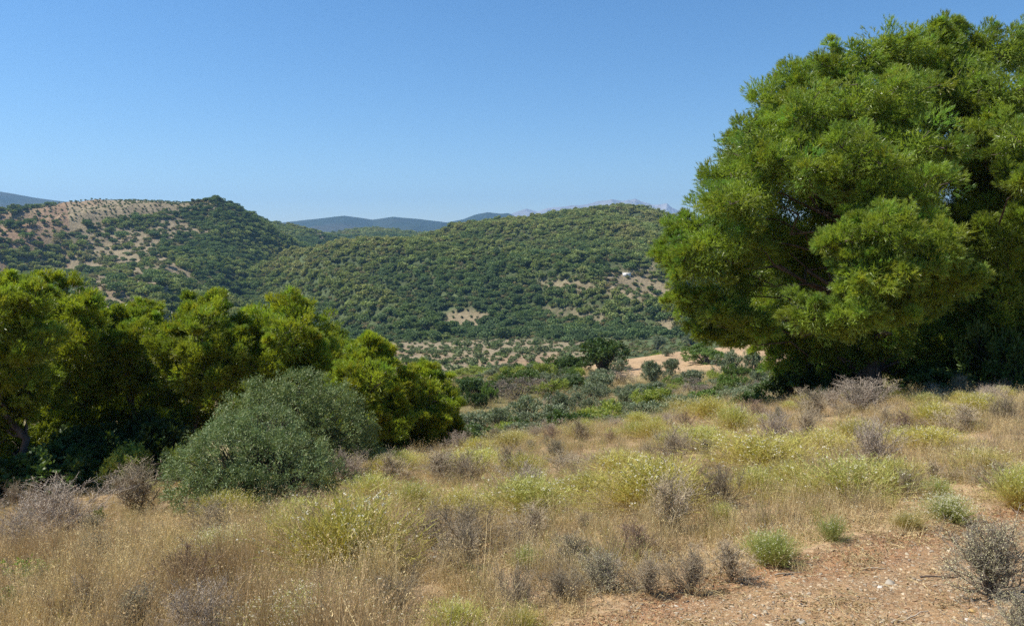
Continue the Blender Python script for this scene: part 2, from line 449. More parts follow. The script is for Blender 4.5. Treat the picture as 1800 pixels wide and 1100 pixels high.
def soil(x, y, z):
    u, v, d, bare, orch, fld = cover(x, y, z)
    n = fbm(x, y, 60, 4, 91)[:, None]; n1 = fbm(x, y, 14, 3, 93)[:, None]
    scrub = np.array([0.075, 0.095, 0.038]) * (1 + 0.35 * n)
    lw = ((1 - sstep(280, 460, u + 0.5 * (v - 450))) * (d > 430) * (d < 1000))[:, None]
    scrub = scrub * (1 - lw) + np.array([0.165, 0.14, 0.075]) * (1 + 0.3 * n) * lw
    tan = np.array([0.25, 0.20, 0.120]) * (1 + 0.16 * n)
    red = np.array([0.25, 0.165, 0.098]) * (1 + 0.2 * n)
    t = sstep(-0.25, 0.35, n + np.where((u < 120) & (d > 430), 0.5, -0.45)[:, None])
    open_c = tan * (1 - t) + red * t
    k = open_c * bare[:, None] + scrub * (1 - bare[:, None])
    # mid slope between 36 and 240 m: dry grass with sandy gaps
    mid = np.array([0.30, 0.235, 0.115]) * (1 + 0.25 * n1); midg = np.array([0.14, 0.14, 0.06])
    tm = sstep(0.0, 0.45, fbm(x, y, 16, 3, 95))[:, None]
    mid = mid * (1 - 0.6 * tm) + midg * 0.6 * tm
    wm = (1 - sstep(225, 260, d))[:, None]
    k = k * (1 - wm) + mid * wm
    f = np.array([0.42, 0.285, 0.16]) * (1 + 0.08 * n1)
    k = k * (1 - fld[:, None]) + f * fld[:, None]
    near = np.array([0.35, 0.245, 0.135]) * (1 + 0.15 * fbm(x, y, 2.0, 3, 97)[:, None])
    wn = (1 - sstep(30, 40, d))[:, None]
    return k * (1 - wn) + near * wn
# edge of the dirt path, traced on the ground
PATH_EDGE = np.array([ground_at(u, v)[:2] for u, v in [(880, 1300), (940, 1120), (1000, 1092), (1090, 1062), (1180, 1028), (1260, 1000), (1330, 985), (1420, 968), (1500, 950), (1600, 925), (1690, 902), (1800, 885), (1900, 868), (2100, 850)]])
def path_w(x, y):
    """>0 on the path"""
    e = np.interp(x, PATH_EDGE[:, 0], PATH_EDGE[:, 1]) + 0.22 * fbm(x, y, 0.9, 3, 61)
    far = np.interp(x, [0.0, 2.0, 4.0], [-3.0, -1.0, -1.0])
    return np.where(x > PATH_EDGE[0, 0] - 0.3, e - y, -1.0)

# ------------------------------------------------------------------ the land as one polar sheet, split into ground, path, valley, hills
az_in = np.radians(np.arange(-40, 40.001, 0.1))
az_out = np.radians(np.arange(44, 316.001, 4.0))
AZ = np.concatenate([az_in, az_out])
R = np.concatenate([[0.0], np.exp(np.linspace(math.log(0.8), math.log(60), 330)), np.exp(np.linspace(math.log(60), math.log(2300), 330))[1:], [2600, 3200, 4500, 7000, 11000, 15000]])
A2, R2 = np.meshgrid(AZ, R)
X = (R2 * np.sin(A2)).ravel(); Y = (R2 * np.cos(A2)).ravel()
Z = height(X, Y)
Z = np.where(R2.ravel() > 2400, -60.0, Z)
u_, v_ = to_pix(X, Y, Z)
KC = soil(X, Y, Z)
pw = path_w(X, Y)
kp = np.array([0.39, 0.25, 0.12]) * (1 + 0.2 * fbm(X, Y, 0.7, 3, 65)[:, None])
red_edge = (sstep(0.0, 0.15, pw) * (1 - sstep(0.3, 0.8, pw)))[:, None]
kp = kp * (1 - red_edge * 0.6) + np.array([0.40, 0.17, 0.075]) * red_edge * 0.6
Z = Z - 0.05 * sstep(-0.05, 0.25, pw) * (R2.ravel() < 40)
nA, nR = len(AZ), len(R)
ii, jj = np.meshgrid(np.arange(nR - 1), np.arange(nA), indexing='ij')
j2 = (jj + 1) % nA
quads = np.stack([ii * nA + jj, ii * nA + j2, (ii + 1) * nA + j2, (ii + 1) * nA + jj], -1).reshape(-1, 4)[:, ::-1]
rq = R2.ravel()[quads].mean(1); pq = pw[quads].mean(1)
zone = np.where(rq < 40, np.where(pq > 0, 1, 0), np.where(rq < 425, 2, 3))
VV = np.stack([X, Y, Z], 1)
for zi, (nm, mt) in enumerate([('ground', M_SOIL), ('dirt_path', M_PATH), ('valley_ground', M_VALLEY), ('hills', M_HILL)]):
    q = quads[zone == zi]
    ids, inv = np.unique(q, return_inverse=True)
    a = Acc(); kk = kp[ids] if zi == 1 else KC[ids]
    a.add(VV[ids], Q=inv.reshape(-1, 4), K=kk)
    o = a.build(nm, mt, smooth=True)
    tag(o, kind='structure')

def mountain(name, pts, depth_front, zfoot, col, seed, rough, wl):
    us, zr, dr = ridge(pts)
    cols = np.arange(us[0], us[-1], 2.0)
    rows = np.linspace(0, 1, 60)
    V = []
    zr_ = np.interp(cols, us, zr); d_ = np.interp(cols, us, dr)
    for t in rows:
        dd = d_ - depth_front * (1 - t)
        xx = (cols - U0) / F_PX * dd
        zz = zfoot + (zr_ - zfoot) * t ** 0.8
        zz = zz + rough * (fbm(xx, dd, wl, 5, seed, 0.6) - 0.5 * np.abs(fbm(xx, dd * 0.4, wl * 0.7, 3, seed + 5))) * (0.12 + math.sin(t * math.pi) ** 0.7)
        V.append(np.stack([xx, dd, zz], 1))
    dd = d_ + 900
    V.append(np.stack([(cols - U0) / F_PX * dd, dd, np.full_like(cols, zfoot)], 1))
    V = np.concatenate(V); n = len(cols); m = len(rows) + 1
    i, j = np.meshgrid(np.arange(m - 1), np.arange(n - 1), indexing='ij')
    Q = np.stack([i * n + j, i * n + j + 1, (i + 1) * n + j + 1, (i + 1) * n + j], -1).reshape(-1, 4)
    a = Acc()
    kn = fbm(V[:, 0], V[:, 1], wl * 0.8, 4, seed + 9)[:, None]
    K = np.asarray(col[0]) * (1 - sstep(-0.3, 0.4, kn)) + np.asarray(col[1]) * sstep(-0.3, 0.4, kn)
    a.add(V, Q=Q, K=K)
    tag(a.build(name, M_MOUNT, smooth=True), kind='structure')
mountain('far_wooded_ridge', [(-900, 300, 4600), (-300, 318, 4600), (0, 337, 4600), (60, 347, 4600), (115, 355, 4600), (200, 376, 4700), (320, 398, 4800), (430, 398, 4900), (500, 390, 5000), (545, 386, 5000), (605, 380, 5000),
          (655, 387, 5100), (690, 381, 5100), (740, 385, 5100), (785, 391, 5100), (815, 385, 5200), (835, 377, 5200), (857, 373, 5200), (880, 375, 5200), (893, 374, 5200), (920, 386, 5200), (1000, 398, 5200), (1300, 400, 5200), (2400, 400, 5200)],
         1500, -60, [(0.028, 0.048, 0.03), (0.06, 0.065, 0.042)], 201, 45, 500)
mountain('limestone_mountains', [(700, 400, 9500), (820, 392, 9500), (870, 383, 9500), (905, 374, 9500), (925, 367, 9500), (945, 371, 9500), (965, 365, 9500), (1000, 361, 9500), (1020, 359, 9500), (1050, 353, 9500), (1076, 350, 9500),
          (1095, 353, 9500), (1117, 349, 9500), (1130, 355, 9500), (1150, 361, 9500), (1163, 360, 9500), (1172, 357, 9500), (1180, 364, 9500), (1190, 369, 9500), (1203, 371, 9500), (1230, 384, 9500), (1400, 395, 9500), (2400, 395, 9500)],
         2500, -60, [(0.27, 0.27, 0.265), (0.38, 0.37, 0.35)], 301, 150, 420)

# ------------------------------------------------------------------ instanced scatter (only for stuff nobody could count)
PROTO = bpy.data.collections.new('scatter_sources')
def scatter(name, P, yaw, scl, idx, protos, label, cat, tilt=None):
    col = bpy.data.collections.new(name + '_kinds')
    for k, me in enumerate(protos):
        col.objects.link(bpy.data.objects.new('%s_kind_%02d' % (name, k), me))
    me = bpy.data.meshes.new(name)
    n = len(P)
    me.vertices.add(n); me.vertices.foreach_set('co', np.asarray(P, np.float32).ravel())
    rot = np.zeros((n, 3), np.float32); rot[:, 2] = yaw
    if tilt is not None: rot[:, :2] = tilt
    me.attributes.new('rot', 'FLOAT_VECTOR', 'POINT').data.foreach_set('vector', rot.ravel())
    scl = np.asarray(scl, np.float32)
    if scl.ndim == 1: scl = np.repeat(scl[:, None], 3, 1)
    me.attributes.new('scl', 'FLOAT_VECTOR', 'POINT').data.foreach_set('vector', scl.ravel().astype(np.float32))
    me.attributes.new('idx', 'INT', 'POINT').data.foreach_set('value', np.asarray(idx, np.int32))
    o = bpy.data.objects.new(name, me); C.objects.link(o)
    g = bpy.data.node_groups.new(name, 'GeometryNodeTree')
    g.interface.new_socket('Geometry', in_out='INPUT', socket_type='NodeSocketGeometry')
    g.interface.new_socket('Geometry', in_out='OUTPUT', socket_type='NodeSocketGeometry')
    N = g.nodes; L = g.links
    gi = N.new('NodeGroupInput'); go = N.new('NodeGroupOutput')
    ci = N.new('GeometryNodeCollectionInfo'); ci.inputs['Collection'].default_value = col
    ci.inputs['Separate Children'].default_value = True; ci.inputs['Reset Children'].default_value = True
    ip = N.new('GeometryNodeInstanceOnPoints'); ip.inputs['Pick Instance'].default_value = True
    def na(nm, ty):
        a = N.new('GeometryNodeInputNamedAttribute'); a.data_type = ty; a.inputs['Name'].default_value = nm
        return a.outputs['Attribute']
    e = N.new('FunctionNodeEulerToRotation')
    L.new(na('rot', 'FLOAT_VECTOR'), e.inputs[0]); L.new(e.outputs[0], ip.inputs['Rotation'])
    L.new(na('scl', 'FLOAT_VECTOR'), ip.inputs['Scale']); L.new(na('idx', 'INT'), ip.inputs['Instance Index'])
    L.new(gi.outputs[0], ip.inputs['Points']); L.new(ci.outputs[0], ip.inputs['Instance'])
    L.new(ip.outputs[0], go.inputs[0])
    mod = o.modifiers.new('scatter', 'NODES'); mod.node_group = g
    return tag(o, label, cat, kind='stuff')

# ------------------------------------------------------------------ tree and bush crowns
def lobe_points(rng, c, r, n, up=0.25, shell=0.55, tall=0.82):
    """points near the surface of a lobe, more on top; returns points and outward directions"""
    d = rdir(rng, n); d[:, 2] = d[:, 2] * 0.85 + up; d = unit(d)
    rr = r * (shell + (1 - shell) * rng.random((n, 1)) ** 0.5)
    return c + d * rr * np.array([1, 1, tall]), d
def pine_crown(acc, wood, lobes, rng, per_area=30.0, tufts=22, needles=14, nl=0.105, nw=0.0135, clump=0.26, fill=1500, nkid=13, tall=0.82, tint=(0.25, 0.33, 0.05), lean=(0.06, 0, 0.16)):
    kids = []
    for (c, r) in lobes:
        c = np.asarray(c, float)
        m = int(fill * r * r)
        P, D = lobe_points(rng, c, r * 0.72, m, 0.0, 0.2)
        spikes(acc, P, unit(D + rdir(rng, m)), 0.20 * rng.uniform(0.6, 1.2, m), 0.04, np.array(tint) * 0.9, np.array(tint), rng)
        kc, kd = lobe_points(rng, c, r * 0.80, nkid, 0.12, 0.85, tall)
        for k in range(nkid):
            if wood is not None: tube(wood, bent(c, kc[k], rng, 4, 0.1), [0.02, 0.017, 0.014, 0.01], 4)
            kids.append((kc[k], r * rng.uniform(0.22, 0.44), kd[k]))
            if rng.random() < 0.3:           # a shoot that sticks out of the lobe
                far = c + (kc[k] - c) * rng.uniform(1.2, 1.45)
                kids.append((far, r * rng.uniform(0.12, 0.2), kd[k]))
                if wood is not None: tube(wood, bent(kc[k], far, rng, 4, 0.1), [0.01, 0.009, 0.007, 0.005], 4)
    for (c, r, kdir) in kids:
        n = max(5, int(per_area * r * r))
        sc, sd = lobe_points(rng, c, r, n, 0.25, 0.55, tall)
        ax = unit((kdir * 0.8 + np.array([0.1, 0, 0.55]) + rng.normal(size=3) * 0.25)[None])[0]
        al = (sc - c) @ ax                      # each bough is a spray drawn out along its own direction
        sc = c + (sc - c - al[:, None] * ax) * 0.74 + al[:, None] * ax * 1.55
        sd = unit(sd + ax * 0.7)
        lob_t = rng.uniform(0.80, 1.2)
        for k in range(n):
            if wood is not None and k % 5 == 0:
                tube(wood, bent(c + (sc[k] - c) * 0.05, sc[k], rng, 4, 0.12), [0.016, 0.012, 0.008, 0.005], 4)
        q = rdir(rng, n * tufts) * (rng.random((n * tufts, 1)) ** 0.45)
        P0 = np.repeat(sc, tufts, 0); D0 = np.repeat(sd, tufts, 0)
        cl = min(clump, r * 0.7) * rng.uniform(0.7, 1.35, (n, 1)); cl = np.repeat(cl, tufts, 0)
        P = P0 + q * cl * np.array([1, 1, 0.7]) + D0 * cl * 0.3
        D = unit(D0 * 0.75 + q * 0.7 + np.array(lean) + rng.normal(size=P.shape) * 0.22)
        ct = np.repeat(rng.uniform(0.8, 1.22, (n, 1)), tufts, 0) * rng.uniform(0.82, 1.18, (n * tufts, 1)) * lob_t
        hue = np.repeat(rng.normal(0, 0.10, (n, 1)), tufts, 0)
        K = np.array(tint) * ct * np.concatenate([1 + hue, np.ones_like(hue), 1 - hue], 1)
        m = len(P)
        Pn = np.repeat(P, needles, 0); Dn = np.repeat(D, needles, 0)
        along = rng.random((m * needles, 1))
        nd = unit(Dn + rdir(rng, m * needles) * 0.62)
        L = nl * rng.uniform(0.7, 1.25, m * needles)
        Kn = np.repeat(K, needles, 0)
        spikes(acc, Pn + Dn * along * 0.12, nd, L, nw, Kn * 0.85, Kn * 1.12, rng)
def pine_wood(acc, trunk, lobes, rng, r0=0.22, lim=0.075):
    trunk = np.asarray(trunk, float)
    n = len(trunk)
    tube(acc, trunk, np.linspace(r0, r0 * 0.25, n), 9)
def limbs(acc, trunk, lobes, rng, lim=0.075):
    trunk = np.asarray(trunk, float)
    for (c, r) in lobes:
        c = np.asarray(c, float)
        # leave the trunk a bit below the lobe
        dz = np.abs(trunk[:, 2] - (trunk[0, 2] + (c[2] - trunk[0, 2]) * 0.68))
        k = int(np.argmin(dz))
        tube(acc, bent(trunk[k], c, rng, 7, 0.10, 0.05), np.linspace(lim * rng.uniform(0.5, 1.0), 0.012, 7), 6)

def make_pine(base, lobes_px, dbase, label, seed, trunk_top, group=None, r0=0.22, grow=1.03, **kw):
    """a pine whose crown lobes are given as (photo u, photo v, distance offset, radius in photo px)"""
    rng = np.random.default_rng(seed)
    base = np.array(base, float)
    lobes = []
    for (u, v, dd, r) in lobes_px:
        d = dbase + dd
        lobes.append((in_space(u, v, d) - base, r / F_PX * d * grow))
    root = empty('pine_tree', base, label, 'tree', group)
    top = in_space(*trunk_top) - base
    tr = bent((0, 0, -0.3), top, rng, 10, 0.05)
    a = Acc(); pine_wood(a, tr, lobes, rng, r0); a.build('trunk', M_BARK, root, True)
    b = Acc(); limbs(b, tr, lobes, rng)
    c = Acc(); pine_crown(c, b, lobes, rng, **kw)
    b.build('branches', M_BARK, root, True)
    c.build('crown', M_PINE, root)
    return root

# the big pine on the right
B = at_dist(1545, 26.0)
make_pine(B, [
    (1285, 312, 0, 44), (1270, 368, 0.5, 52), (1325, 252, 0, 48), (1372, 190, 0.5, 48), (1420, 150, 0.5, 46), (1470, 124, 0, 46), (1520, 102, 0.5, 50), (1590, 95, 0.5, 55), (1642, 78, 1.5, 42),
    (1350, 262, -2, 64), (1430, 205, -2, 62), (1512, 185, -2, 66), (1590, 185, -2, 62), (1420, 300, -3, 70), (1515, 285, -3.5, 70), (1610, 265, -3, 62), (1318, 350, -2, 66), (1600, 350, -3.5, 66), (1530, 360, -3.5, 52),
    (1213, 412, 0.5, 38), (1188, 462, 0, 36), (1240, 470, -1, 54), (1300, 430, -1.5, 52), (1212, 530, 0.5, 40), (1262, 545, -0.5, 42), (1325, 570, -1, 36), (1300, 500, 0, 50),
    (1495, 425, -4.5, 45), (1560, 412, -5, 50), (1625, 435, -5, 50), (1676, 482, -4.5, 40), (1590, 482, -5, 52), (1520, 490, -5, 48), (1430, 558, -4, 44), (1495, 560, -4.5, 50), (1560, 550, -4, 48), (1640, 520, -4, 40),
    (1450, 420, 2.5, 80), (1380, 455, 2.5, 70), (1500, 330, 2, 95), (1600, 300, 3, 95), (1430, 245, 3, 85), (1550, 520, 2.5, 80), (1350, 545, 2.5, 50), (1640, 560, 1.5, 60), (1330, 330, 3, 70), (1560, 200, 3, 85),
    (1450, 615, 0.5, 34), (1510, 620, 1, 40), (1600, 600, 0, 45), (1655, 610, 0, 40), (1400, 600, 1, 34), (1480, 655, 2, 34),
    (1350, 420, 1, 70), (1420, 480, 2, 60), (1500, 250, 0.5, 90), (1400, 210, 1, 70), (1600, 230, 1, 80), (1300, 290, 1.5, 50), (1450, 350, 2, 70), (1560, 640, 2.5, 45), (1620, 650, 2.5, 45), (1430, 650, 1.5, 38), (1680, 640, 2, 40), (1360, 600, 1.5, 34), (1650, 118, 1, 50), (1680, 200, 1, 55), (1640, 165, 2, 60), (1610, 130, 2, 60), (1240, 582, 0.3, 28), (1300, 592, 0.3, 30), (1390, 645, 1, 34), (1580, 440, 0, 80), (1640, 400, 1, 60), (1540, 580, 0, 60)],
    25.5, 'large bushy green pine with broad rounded crown at the edge of the dry slope', 11, (1500, 170, 26.0), r0=0.30)
B = at_dist(1735, 28.0)
make_pine(B, [
    (1700, 92, 1, 50), (1760, 100, 0, 52), (1820, 95, 1, 60), (1900, 110, 1, 70), (1700, 160, -1, 50), (1770, 172, -2, 60), (1840, 180, -2, 70), (1733, 240, -1.5, 50), (1790, 250, -4, 52), (1806, 320, -4.5, 44), (1880, 260, -2, 80), (1950, 200, 1, 80),
    (1770, 425, -2, 56), (1850, 400, -2, 70), (1742, 350, 1, 50), (1960, 350, 0, 80), (1725, 560, -1, 50), (1800, 520, -1, 60), (1880, 560, -1, 70), (1700, 300, 3, 80), (1760, 450, 3, 85), (1690, 600, 1, 50), (1760, 620, 0.5, 50), (1850, 620, 0, 55), (1820, 420, 3, 80), (1850, 200, 3, 90), (1720, 640, 1.5, 40), (1700, 480, 1, 60), (1740, 500, -1, 50), (1780, 340, 1, 80), (1760, 240, 1, 80), (1820, 640, 1, 45), (1760, 660, 2.5, 40), (1860, 480, 1, 80), (1700, 400, 0, 50), (1760, 545, -1.5, 50), (1750, 600, -1, 50), (1770, 655, 0, 45), (1805, 585, -1, 55), (1740, 440, 0, 50)],
    26.5, 'second green pine, cut by the right edge of the photo beside the largest pine', 12, (1770, 180, 28.5), r0=0.20)

# the row of younger pines on the left
def young(u, vb, d, lob, label, seed, top, tint, **kw):
    x, y, z = at_dist(u, d)
    make_pine((x, y, z), lob, d, label, seed, top, group='young pines along the left of the slope', r0=kw.pop('r0', 0.13), tint=tint, **{**dict(nl=0.10, nw=0.015, clump=0.20, tall=1.2, lean=(0.05, 0, 0.4)), **kw})
YG = (0.31, 0.36, 0.04); YG2 = (0.27, 0.325, 0.04)
young(40, 860, 21, [(-40, 540, 0, 50), (20, 530, 0, 32), (40, 545, -1, 45), (-10, 580, -1.5, 55), (60, 610, -1, 48), (0, 660, -1, 52), (-60, 620, 0, 60), (50, 690, 0.5, 50), (-20, 740, 0, 50), (-90, 560, 0, 60), (-70, 720, 0, 60), (30, 780, 1, 45)],
      'young pine with dark lower branches at the far left edge of the photo', 21, (0, 540, 21), YG2)
young(135, 860, 24, [(70, 530, 0, 30), (105, 535, 0, 36), (135, 560, -1, 38), (90, 580, -1, 42), (160, 600, -0.5, 36), (120, 625, -1.5, 45), (80, 660, 0, 45), (160, 670, 0, 42), (120, 715, 0, 42), (170, 740, 1, 40), (90, 770, 1, 40)],
      'young pine with a pointed top, second from the far left edge of the row', 22, (100, 540, 24), YG)
young(225, 850, 25, [(175, 560, 0, 22), (215, 575, 0, 26), (250, 560, 0.5, 24), (200, 615, -1, 34), (240, 620, -1, 34), (255, 585, 0, 26), (215, 665, -0.5, 36), (265, 665, 0, 34), (225, 715, 0.5, 38), (270, 730, 1, 34)],
      'slender young pine with thin crown between two fuller pines of the row', 23, (235, 580, 25), YG2)
young(340, 850, 24, [(355, 548, 0, 30), (325, 575, 0, 34), (385, 570, 0, 34), (350, 610, -1.2, 40), (300, 620, -0.5, 34), (400, 620, -1, 36), (330, 665, -0.8, 42), (385, 675, -1, 38), (300, 690, 0.5, 36), (350, 730, 0.5, 42), (410, 740, 1.2, 38)],
      'young pine in the middle of the row, behind the grey-green wild olive', 24, (350, 560, 24), YG2)
young(500, 850, 25, [(505, 560, 0, 36), (465, 580, 0, 38), (545, 590, 0, 36), (510, 610, -1.3, 44), (440, 615, 0, 36), (555, 630, -0.5, 34), (475, 650, -1, 44), (530, 670, -1, 42), (430, 670, 0.3, 38), (560, 690, 0.3, 30), (490, 720, 0.5, 44), (440, 740, 1, 40)],
      'round topped bright pine rising highest over the wild olive', 25, (500, 570, 25), YG)
young(640, 810, 22, [(655, 622, 0, 22), (635, 655, 0, 34), (675, 650, 0, 26), (650, 690, -1, 40), (610, 695, 0, 30), (690, 690, -0.5, 34), (640, 735, -1, 42), (685, 745, -0.8, 38), (615, 765, 0, 34)],
      'small bright pine with pointed top right of the round topped pine', 26, (650, 640, 22), YG)
young(740, 790, 23, [(745, 668, 0.3, 22), (720, 692, 0, 30), (765, 695, 0, 28), (745, 725, -1, 34), (785, 728, -0.2, 26), (710, 735, -0.5, 34), (735, 765, -0.5, 34), (780, 760, 0, 26), (700, 775, 0, 30)],
      'lowest bright pine at the right end of the row above the valley', 27, (745, 690, 23), YG)

# dark wood deeper among the left pines
rngb = np.random.default_rng(5)
for (u, v, d, wpx, lab) in [(150, 810, 28, 190, 'dark shaded pine in the thick of the left row, behind the dead shrub'),
                            (600, 700, 30, 120, 'dark pine in the shadow gap between the round topped and the pointed pine'),
                            (300, 800, 28, 150, 'dark shaded pine just left of the wild olive')]:
    lob = [(u + rngb.normal() * wpx * 0.28, v - rngb.random() * wpx * 0.7, rngb.normal(), wpx * rngb.uniform(0.17, 0.25)) for _ in range(9)]
    young(u, v, d, lob, lab, int(u) + 3, (u, v - wpx * 0.7, d), YG2, per_area=16)

for (u, d, s_) in [(-260, 19, 1), (-180, 24, 2), (-330, 27, 3), (-120, 29, 4)]:  # unseen pines carrying the wood on to the left, added for their shade
    rg = np.random.default_rng(600 + s_)
    lob = [(u + rg.normal() * 55, 560 + rg.random() * 250, rg.normal() * 0.8, rg.uniform(40, 62)) for _ in range(12)]
    young(u, 880, d, lob, 'pine of the left wood standing outside the photo', 600 + s_, (u, 560, d), YG2, per_area=14)

# ------------------------------------------------------------------ leafy bushes
def bush_mesh(seed, lob, leaf_n, L, W, tint, spread=0.12, hue=0.08, name='foliage', mat=None, stem=(0.10, 0.085, 0.07), up=0.3):
    """round leafy bush: stems plus leaves over several lobes; lobes as (x, y, z, r)"""
    rng = np.random.default_rng(seed)
    a = Acc(); s = Acc()
    tot = sum(l[3] ** 2 for l in lob)
    for l in lob:
        c = np.array(l[:3]); r = l[3]
        n = int(leaf_n * r * r / tot)
        ncl = max(5, n // 45)
        pc, dc = lobe_points(rng, c, r, ncl, up, 0.6)
        for k in range(0, ncl, 3):
            p0 = np.array([rng.normal() * 0.05, rng.normal() * 0.05, 0.0]) * 1.0
            tube(s, bent(p0, pc[k], rng, 5, 0.12, 0.03), np.linspace(0.018 * r + 0.008, 0.004, 5), 4, stem)
        P = np.repeat(pc, 45, 0); D = np.repeat(dc, 45, 0)
        m = len(P)
        # leaves sit along short shoots
        out = rng.random((ncl, 1)) < 0.2; ext = np.where(out, rng.uniform(1.08, 1.3, (ncl, 1)), 1.0); P = P + np.repeat((pc - c) * (ext - 1), 45, 0)
        sh = unit(np.repeat(unit(dc + rng.normal(size=dc.shape) * 0.5 + [0, 0, 0.35]), 45, 0) + rng.normal(size=(m, 3)) * 0.45)
        P = P + sh * rng.random((m, 1)) * spread * 2.2 * r ** 0.5
        nd = unit(sh * 0.8 + rdir(rng, m))
        K = np.array(tint) * np.repeat(rng.uniform(0.75, 1.25, (ncl, 1)), 45, 0) * rng.uniform(0.8, 1.2, (m, 1))
        h = rng.normal(0, hue, (m, 1)); K = K * np.concatenate([1 + h, np.ones_like(h), 1 - h], 1)
        leaves(a, P, nd, L * rng.uniform(0.7, 1.3, m), W, K, rng)
    return a, s
GREYG = (0.205, 0.26, 0.10)
def make_bush(name, loc, label, cat, seed, lob, leaf_n, L, W, tint, mat, group=None, **kw):
    root = empty(name, loc, label, cat, group)
    lob = [(q[0] * 0.95, q[1], q[2] * 0.80, q[3] * 0.97) for q in lob]
    a, s = bush_mesh(seed, lob, leaf_n, L, W, tint, **kw)
    a.build('foliage', mat, root); s.build('stems', M_TWIG, root)
    return root
# big wild olive beside the left pines (front and back domes)
x, y, z = at_dist(440, 13.5)
make_bush('wild_olive', (x, y, z), 'large grey-green wild olive with fine leaves, in front of the bright pines', 'bush', 41,
          [(-0.15, -0.3, 0.95, 0.85), (-0.75, -0.1, 0.75, 0.75), (0.55, -0.2, 0.75, 0.8), (0.1, 0.2, 1.45, 0.62), (-1.05, 0.0, 0.35, 0.5), (1.05, 0.1, 0.5, 0.6), (-0.45, 0.1, 1.25, 0.55), (0.0, -0.8, 0.45, 0.6), (-0.6, -0.7, 0.35, 0.5), (0.7, -0.7, 0.3, 0.5)],
          52000, 0.06, 0.013, GREYG, M_OLIVE, spread=0.10)
x, y, z = at_dist(520, 16.0)
make_bush('wild_olive', (x, y, z), 'taller grey-green wild olive behind the big fine leaved one', 'bush', 42,
          [(-0.2, 0, 1.5, 0.85), (0.7, 0.1, 1.3, 0.75), (-0.95, 0, 1.6, 0.65), (0.15, 0.2, 2.2, 0.6), (0.75, 0, 2.0, 0.5), (-0.6, 0, 2.2, 0.5), (1.2, 0, 0.8, 0.6), (0.2, -0.5, 0.9, 0.7), (1.3, -0.2, 1.4, 0.4)],
          42000, 0.065, 0.014, (0.19, 0.235, 0.085), M_OLIVE, spread=0.11)

# mid-slope bushes: kinds shared by copies
def proto_lob(rng, w, h, n):
    return [(rng.normal() * w * 0.22, rng.normal() * w * 0.22, h * rng.uniform(0.3, 0.68), w * rng.uniform(0.20, 0.30)) for _ in range(n)]
def bush_proto(kind, seed):
    rng = np.random.default_rng(seed)
    if kind == 'olive': ln, L, W, t, mat, h, w = 5200, 0.13, 0.045, (0.19, 0.22, 0.125), M_OLIVE, 1.0, 1.25
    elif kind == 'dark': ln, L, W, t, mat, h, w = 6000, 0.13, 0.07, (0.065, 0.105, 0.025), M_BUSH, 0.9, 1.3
    elif kind == 'green': ln, L, W, t, mat, h, w = 5200, 0.13, 0.06, (0.115, 0.175, 0.035), M_BUSH, 0.85, 1.3
    elif kind == 'yellow': ln, L, W, t, mat, h, w = 5200, 0.14, 0.04, (0.24, 0.28, 0.05), M_BUSH, 0.85, 1.25
    elif kind == 'dry': ln, L, W, t, mat, h, w = 3500, 0.16, 0.018, (0.24, 0.20, 0.15), M_TWIG, 0.7, 1.4
    a, s = bush_mesh(seed, proto_lob(rng, w, h, 7), ln, L * 0.6, W * 0.6, t, spread=0.12, up=0.35)
    # one mesh: stems joined under leaves
    for V, T, Q, K in [(np.concatenate(s.V), None, np.concatenate(s.Q), np.concatenate(s.K))]:
        a.add(V, Q=Q, K=K)
    return a.mesh(kind + '_bush', mat)
PR = {k: [bush_proto(k, 500 + 17 * i + 3 * j) for j in range(3)] for i, k in enumerate(['olive', 'dark', 'green', 'yellow', 'dry'])}
LAB = {'olive': ('olive_tree', 'tree'), 'dark': ('green_bush', 'bush'), 'green': ('green_bush', 'bush'), 'yellow': ('broom_bush', 'bush'), 'dry': ('dry_bush', 'bush')}
rng = np.random.default_rng(77)
def place(kind, x, y, z, wd, ht, label, group=None, j=None):
    me = PR[kind][rng.integers(3) if j is None else j]
    o = bpy.data.objects.new(LAB[kind][0], me)
    C.objects.link(o)
    o.location = (x, y, z - 0.05)
    o.rotation_euler = (0, 0, rng.random() * 6.28)
    o.scale = (wd / 1.25, wd / 1.25, ht / 0.95)
    return tag(o, label, LAB[kind][1], group)
